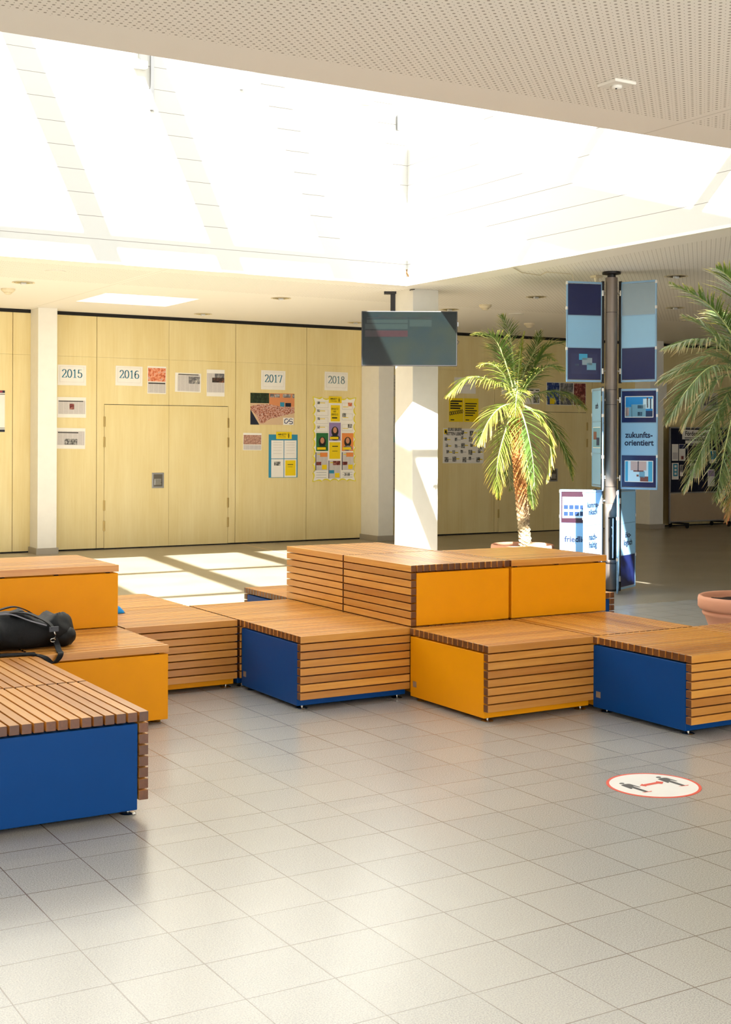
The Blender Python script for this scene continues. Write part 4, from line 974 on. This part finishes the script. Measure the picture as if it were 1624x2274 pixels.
ribbon([(-.28, -.12, .19), (-.1, -.13, .215), (.03, -.15, .17), (.12, -.17, .14)], .008, 'zip', M_ZIP, bag, axis=Vector((0, .3, 1)).normalized(), th=.002)
mb = MB(); mb.box(.125, .18, -.2, -.188, .105, .135); mb.build('plastic_buckle', mat('black_plastic', srgb(40, 40, 46), .35), bag, bevel=.003)
mb = MB(); mb.tube([(.152, -.2, .108), (.160, -.2, .09), (.156, -.2, .072), (.148, -.2, .068)], .0045, 8); mb.tube([(.145+.014*math.cos(i*.7), -.2, .06+.01*math.sin(i*.7)) for i in range(9)], .003, 6); mb.build('metal_hook', M_STEEL, bag, smooth=True)
c = onp(262, 1362, .45); mb = MB(); vs = []; fs = []
for i in range(13):
    a = math.pi*i/12
    for j in range(16):
        b = 2*math.pi*j/16; nz_ = 1+.25*noise.noise(Vector((math.cos(a)*2, math.sin(b)*2, 5)))
        vs.append((.06*math.cos(a)*nz_, .045*math.sin(a)*math.cos(b)*nz_, max(.002, .05*math.sin(a)*max(0, math.sin(b))*nz_)))
for i in range(12):
    for j in range(16): fs.append((i*16+j, i*16+(j+1) % 16, (i+1)*16+(j+1) % 16, (i+1)*16+j))
cb = onp(266, 1361, .45)
tag(mb.add(vs, fs).build('crumpled_cloth', M_CLOTH, loc=(cb.x-.03, cb.y, .45), rotz=-.4, smooth=True), 'bright blue crumpled cloth peeking from behind the yellow upper block', 'cloth')

# ================================================================== PALMS
def leaf_mat(name, g1, g2, tip):
    m_ = bpy.data.materials.new(name); m_.use_nodes = True; k = NT(m_)
    at_ = k.n('ShaderNodeAttribute', attribute_name='tint')
    tc = k.n('ShaderNodeTexCoord'); nz = k.n('ShaderNodeTexNoise', i_Scale=7.0, i_Detail=2.0); k.l(tc.outputs['Object'], nz.inputs['Vector'])
    c = k.mix(nz.outputs[0], g1, g2); f = k.math('POWER', k.math('MINIMUM', at_.outputs['Fac'], 1.0), 2.2); c = k.mix(f, c, tip)
    k.l(c, k.b.inputs['Base Color']); k.b.inputs['Roughness'].default_value = .4; k.b.inputs['Specular IOR Level'].default_value = .6
    tr = k.n('ShaderNodeBsdfTranslucent'); k.l(c, tr.inputs[0]); mx = k.n('ShaderNodeMixShader', i_0=.35); k.l(k.b.outputs[0], mx.inputs[1]); k.l(tr.outputs[0], mx.inputs[2])
    out = [n for n in k.t.nodes if n.type == 'OUTPUT_MATERIAL'][0]; k.l(mx.outputs[0], out.inputs[0]); return m_
M_LEAF = leaf_mat('palm_leaf_green', srgb(58, 92, 32), srgb(100, 128, 58), srgb(196, 186, 96))
M_LEAFY = leaf_mat('palm_leaf_yellowing', srgb(104, 132, 50), srgb(146, 156, 70), srgb(214, 184, 84))
M_LEAFG = leaf_mat('palm_leaf_grey_green', srgb(86, 112, 62), srgb(128, 148, 92), srgb(190, 168, 118))
M_LEAFD = leaf_mat('palm_leaf_dry', srgb(178, 150, 100), srgb(196, 170, 120), srgb(205, 120, 70))
M_RACH = mat('palm_rachis', srgb(176, 184, 120), .5)
def frond(root, P, Lmax, m_, seed, droop=.55, dens=.016, spread=1.0, start=.16, wid=.013):
    rnd = random.Random(seed); o0 = Vector(root.location)
    C_ = bez([Vector(p) for p in P], 14); tot = sum((b-a).length for a, b in zip(C_[:-1], C_[1:]))
    rad = Vector((C_[-1].x-C_[0].x, C_[-1].y-C_[0].y, 0))
    rad = rad.normalized() if rad.length > .05 else -FH
    mb = MB(); cum = 0; nxt = tot*start; idx = 0
    for a, b in zip(C_[:-1], C_[1:]):
        L = (b-a).length; T = (b-a).normalized()
        side = rad.cross(Vector((0, 0, 1))).normalized()
        nrm = side.cross(T).normalized()
        while nxt < cum+L:
            p = a+T*(nxt-cum); s = nxt/tot
            ll = 1.3*Lmax*(math.sin(math.pi*min(1, .12+.86*s))**.6)*(.8+.3*rnd.random())*(1-.35*max(0, s-.75)/.25)
            for sg in (-1, 1):
                fw_ = .35+.7*s+.12*rnd.uniform(-1, 1)
                d = (T*fw_+side*(sg*spread*(1.05-.45*s))+nrm*(.18+.2*rnd.uniform(-1, 1))).normalized()
                w = wid*(.8+.4*rnd.random()); segs = 4; q = Vector(p); dd = d.copy(); vs = []
                wv = dd.cross(Vector((rnd.uniform(-.3, .3), rnd.uniform(-.3, .3), 1))).normalized()
                if rnd.random() < .5: wv = (wv+nrm*rnd.uniform(-.8, .8)).normalized()
                for k_ in range(segs+1):
                    ww = w*(.55, 1, .9, .6, .06)[k_]*.5
                    vs += [q-wv*ww-o0, q+wv*ww-o0]
                    dd = (dd+Vector((0, 0, -droop*(.22+.25*k_/segs)*(.7+.6*rnd.random())))).normalized(); q = q+dd*(ll/segs)
                o = len(mb.v); mb.v += [tuple(v) for v in vs]
                for k_ in range(segs): mb.f.append([o+2*k_, o+2*k_+1, o+2*k_+3, o+2*k_+2]); mb.mi.append(0); mb.t.append(min(1, max(.01, (.05, .15, .45, 1.0)[k_]*(.55+.6*rnd.random())+.2*s*s)))
            nxt += dens*(.8+.4*rnd.random()); idx += 1
        cum += L
    n0 = len(mb.f)
    rr = [max(.0025, .011*(1-.85*i/len(C_))) for i in range(len(C_))]
    mb.tube([c_-o0 for c_ in C_], rr, 5, mi=1)
    mb.t = mb.t[:n0]+[.02]*(len(mb.f)-n0)
    me = bpy.data.meshes.new('frond'); me.from_pydata(mb.v, [], mb.f); me.materials.append(m_); me.materials.append(M_RACH)
    me.polygons.foreach_set('material_index', mb.mi); a_ = me.attributes.new('tint', 'FLOAT', 'FACE'); a_.data.foreach_set('value', mb.t)
    ob = bpy.data.objects.new('frond', me); COL.objects.link(ob); ob.parent = root; return ob
def trunk(root, P, R, m1, seed):
    rnd = random.Random(seed); o0 = Vector(root.location); C_ = bez([Vector(p) for p in P], 26); n = 22; vs = []; fs = []
    for j, c_ in enumerate(C_):
        s = j/(len(C_)-1); r0 = R[0]+(R[1]-R[0])*s
        for i in range(n):
            q = 2*math.pi*i/n; ph = (j*.28+i*5/n*1.0) % 1.0
            bump_ = (1-ph)*.022+.008*rnd.random(); vs.append(c_-o0+Vector((math.cos(q), math.sin(q), 0))*(r0+bump_)+Vector((0, 0, -.01*ph)))
    for j in range(len(C_)-1):
        for i in range(n): fs.append((j*n+i, j*n+(i+1) % n, (j+1)*n+(i+1) % n, (j+1)*n+i))
    fs.append(tuple(range((len(C_)-1)*n, len(C_)*n)))
    mb = MB(); mb.add(vs, fs)                             # old leaf bases follow
    for k_ in range(150):
        s = rnd.uniform(.25, 1); j = int(s*(len(C_)-1)); c_ = C_[j]-o0; q = k_*2.4; r0 = R[0]+(R[1]-R[0])*s+.012
        d = Vector((math.cos(q), math.sin(q), 0)); t_ = Vector((-d.y, d.x, 0)); b_ = c_+d*r0; hh = .03+.03*rnd.random()
        tp = b_+d*.02+Vector((0, 0, hh))
        mb.add([b_-t_*.016, b_+t_*.016, tp+t_*.006, tp-t_*.006, b_-d*.014-t_*.016, b_-d*.014+t_*.016], [(0, 1, 2, 3), (4, 0, 3), (5, 2, 1), (4, 3, 2, 5)])
    mb.build('trunk', m1, root)
def bark():
    m_ = bpy.data.materials.new('palm_bark'); m_.use_nodes = True; k = NT(m_)
    tc = k.n('ShaderNodeTexCoord'); nz = k.n('ShaderNodeTexNoise', i_Scale=38.0, i_Detail=5.0, i_Roughness=.7); k.l(tc.outputs['Object'], nz.inputs['Vector'])
    sp = k.n('ShaderNodeSeparateXYZ'); k.l(tc.outputs['Object'], sp.inputs[0])
    cr = k.n('ShaderNodeValToRGB'); k.l(nz.outputs[0], cr.inputs[0]); e = cr.color_ramp.elements
    e[0].position = .35; e[0].color = srgb(112, 66, 30); e[1].position = .65; e[1].color = srgb(196, 130, 66)
    cr2 = k.n('ShaderNodeValToRGB'); k.l(nz.outputs[0], cr2.inputs[0]); e = cr2.color_ramp.elements
    e[0].position = .35; e[0].color = srgb(130, 104, 70); e[1].position = .65; e[1].color = srgb(214, 196, 160)
    f = k.math('MULTIPLY', k.math('SUBTRACT', 1.05, sp.outputs[2]), 2.6); cl = k.n('ShaderNodeClamp'); k.l(f, cl.inputs[0])
    k.l(k.mix(cl.outputs[0], cr.outputs[0], cr2.outputs[0]), k.b.inputs['Base Color']); k.b.inputs['Roughness'].default_value = .8
    return m_
M_BARK = bark()
def pot(root, R, Hh):
    prof = [(R*.62, 0), (R*.66, .02), (R*.8, Hh*.45), (R*.86, Hh*.6), (R*.9, Hh*.63), (R*.915, Hh*.67), (R*.9, Hh*.70), (R*.885, Hh*.725), (R*.96, Hh*.74), (R, Hh*.79), (R*1.0, Hh*.93), (R*.985, Hh*.985), (R*.955, Hh), (R*.91, Hh*.985), (R*.89, Hh*.93), (R*.87, Hh*.8), (R*.5, Hh*.78)]
    MB().lathe(prof, 56).build('pot', M_TERRA, root, smooth=True)
    mb = MB(); vs = []; fs = []; n = 40
    for ri in range(8):
        for i in range(n): q = 2*math.pi*i/n; rr = R*.885*ri/7+.001; vs.append((rr*math.cos(q), rr*math.sin(q), Hh*.87+.03*noise.noise(Vector((rr*14*math.cos(q), rr*14*math.sin(q), 2)))))
    for ri in range(7):
        for i in range(n): fs.append((ri*n+i, ri*n+(i+1) % n, (ri+1)*n+(i+1) % n, (ri+1)*n+i))
    mb.add(vs, fs).build('soil', M_SOIL, root)
# palm beside the sign post
DA = 15.0; pc = at(1161, 1209, DA)
pa = thing('potted_palm', 'sunlit palm with curved orange trunk in terracotta pot, left of sign post', 'palm', (pc.x, pc.y, 0), group=None)
pot(pa, .36, .45)
P3 = lambda x, y, d=0.0: at(x, y, DA+d)
trunk(pa, [P3(1168, 1225, 0), P3(1164, 1170, 0), P3(1157, 1090, 0), P3(1151, 1020, 0), P3(1145, 950, 0), P3(1146, 905, 0)], (.052, .045), M_BARK, 3)
K = (1147, 893)
F1 = [
 ([K, (1128, 820), (1098, 752), (1052, 742)], [0, -.15, -.3, -.4], .26, M_LEAF, .4),
 ([K, (1140, 800), (1130, 735), (1112, 700)], [0, .1, .2, .25], .24, M_LEAF, .3),
 ([K, (1153, 820), (1158, 770), (1166, 735)], [0, 0, 0, .05], .08, M_LEAFY, .1),
 ([K, (1168, 820), (1190, 775), (1199, 735)], [0, .2, .3, .35], .22, M_LEAF, .3),
 ([K, (1180, 835), (1212, 775), (1262, 758)], [0, .1, .1, .0], .26, M_LEAF, .5),
 ([K, (1180, 845), (1215, 815), (1252, 822)], [0, -.2, -.35, -.4], .22, M_LEAF, .6),
 ([K, (1200, 872), (1255, 872), (1300, 905)], [0, .05, .1, .15], .28, M_LEAF, .75),
 ([K, (1110, 852), (1045, 838), (992, 880)], [0, -.1, -.2, -.25], .28, M_LEAFY, .75),
 ([K, (1118, 832), (1090, 808), (1062, 812)], [0, -.3, -.45, -.5], .2, M_LEAFY, .6),
 ([K, (1112, 905), (1085, 935), (1062, 985)], [0, -.25, -.35, -.35], .26, M_LEAFY, .6),
 ([K, (1125, 950), (1105, 1030), (1108, 1105)], [0, -.2, -.25, -.2], .24, M_LEAFY, .45),
 ([K, (1165, 935), (1182, 1010), (1188, 1085)], [0, -.4, -.5, -.45], .25, M_LEAF, .45),
 ([K, (1195, 925), (1222, 985), (1214, 1070)], [0, -.1, -.1, -.05], .2, M_LEAFY, .5),
 ([K, (1215, 930), (1255, 1000), (1272, 1065)], [0, .1, .1, .1], .24, M_LEAF, .45),
 ([K, (1150, 868), (1147, 885), (1144, 925)], [0, -.25, -.38, -.42], .16, M_LEAFY, .6),
 ([K, (1160, 960), (1176, 1060), (1186, 1130)], [0, .25, .3, .3], .22, M_LEAF, .4),
 ([K, (1130, 930), (1128, 1020), (1135, 1090)], [0, .3, .35, .35], .22, M_LEAF, .4),
 ([K, (1175, 830), (1200, 790), (1235, 800)], [0, .5, .8, 1.0], .24, M_LEAF, .5),
 ([K, (1120, 800), (1105, 770), (1085, 765)], [0, .4, .7, .9], .24, M_LEAF, .5),
]
for i, (pp, dd, L, mm, dr) in enumerate(F1):
    frond(pa, [P3(x, y, d) for (x, y), d in zip(pp, dd)], L, mm, 100+i, droop=dr)
# nearer palm at the right edge
DB = 10.46; pc = at(1661, 1322, DB)
pbm = thing('potted_palm', 'grey-green palm hanging in from the right edge above a terracotta pot', 'palm', (pc.x, pc.y, 0))
pot(pbm, .385, .41)
Q3 = lambda x, y, d=0.0: at(x, y, DB+d)
trunk(pbm, [Q3(1664, 1340), Q3(1672, 1200), Q3(1668, 1050), Q3(1672, 930), Q3(1670, 850)], (.06, .055), M_BARK, 5)
KB = (1670, 838)
F2 = [
 ([KB, (1625, 740), (1570, 672), (1490, 630)], [0, -.1, -.2, -.25], .2, M_LEAF, .3),
 ([KB, (1660, 730), (1630, 630), (1590, 595)], [0, -.2, -.3, -.35], .3, M_LEAF, .35),
 ([KB, (1615, 775), (1570, 730), (1515, 700)], [0, .1, .2, .2], .2, M_LEAFG, .4),
 ([KB, (1600, 765), (1540, 755), (1470, 775)], [0, -.1, -.2, -.3], .22, M_LEAFG, .8),
 ([KB, (1590, 790), (1520, 815), (1460, 850)], [0, .3, .4, .45], .24, M_LEAFG, .5),
 ([KB, (1590, 812), (1530, 862), (1480, 940)], [0, -.25, -.4, -.45], .26, M_LEAFG, .6),
 ([KB, (1610, 835), (1560, 880), (1515, 955)], [0, .0, .0, .0], .22, M_LEAFG, .6),
 ([KB, (1620, 870), (1580, 950), (1520, 1090)], [0, -.1, -.2, -.2], .24, M_LEAFG, .5),
 ([KB, (1640, 880), (1612, 990), (1590, 1110)], [0, -.35, -.5, -.5], .26, M_LEAFG, .4),
 ([KB, (1650, 890), (1632, 1030), (1612, 1130)], [0, .1, .15, .15], .26, M_LEAF, .4),
 ([KB, (1655, 950), (1635, 1070), (1612, 1160)], [0, -.2, -.25, -.25], .16, M_LEAFD, .3),
 ([KB, (1690, 720), (1720, 640), (1760, 610)], [0, 0, 0, 0], .26, M_LEAF, .4),
 ([KB, (1730, 800), (1790, 800), (1850, 860)], [0, .1, .2, .2], .26, M_LEAF, .6),
 ([KB, (1730, 880), (1770, 980), (1790, 1090)], [0, 0, .1, .1], .26, M_LEAF, .5),
 ([KB, (1690, 900), (1700, 1000), (1705, 1110)], [0, -.4, -.5, -.5], .26, M_LEAFG, .5),
 ([KB, (1680, 740), (1690, 700), (1700, 720)], [0, .5, .9, 1.2], .26, M_LEAF, .5),
 ([KB, (1640, 760), (1600, 700), (1575, 690)], [0, .4, .7, .9], .24, M_LEAFG, .6),
]
for i, (pp, dd, L, mm, dr) in enumerate(F2):
    frond(pbm, [Q3(x, y, d) for (x, y), d in zip(pp, dd)], L, mm, 300+i, droop=dr, dens=.014, wid=.0135)

for o in bpy.data.objects:
    for k_ in ('_w', '_h'):
        if k_ in o: del o[k_]
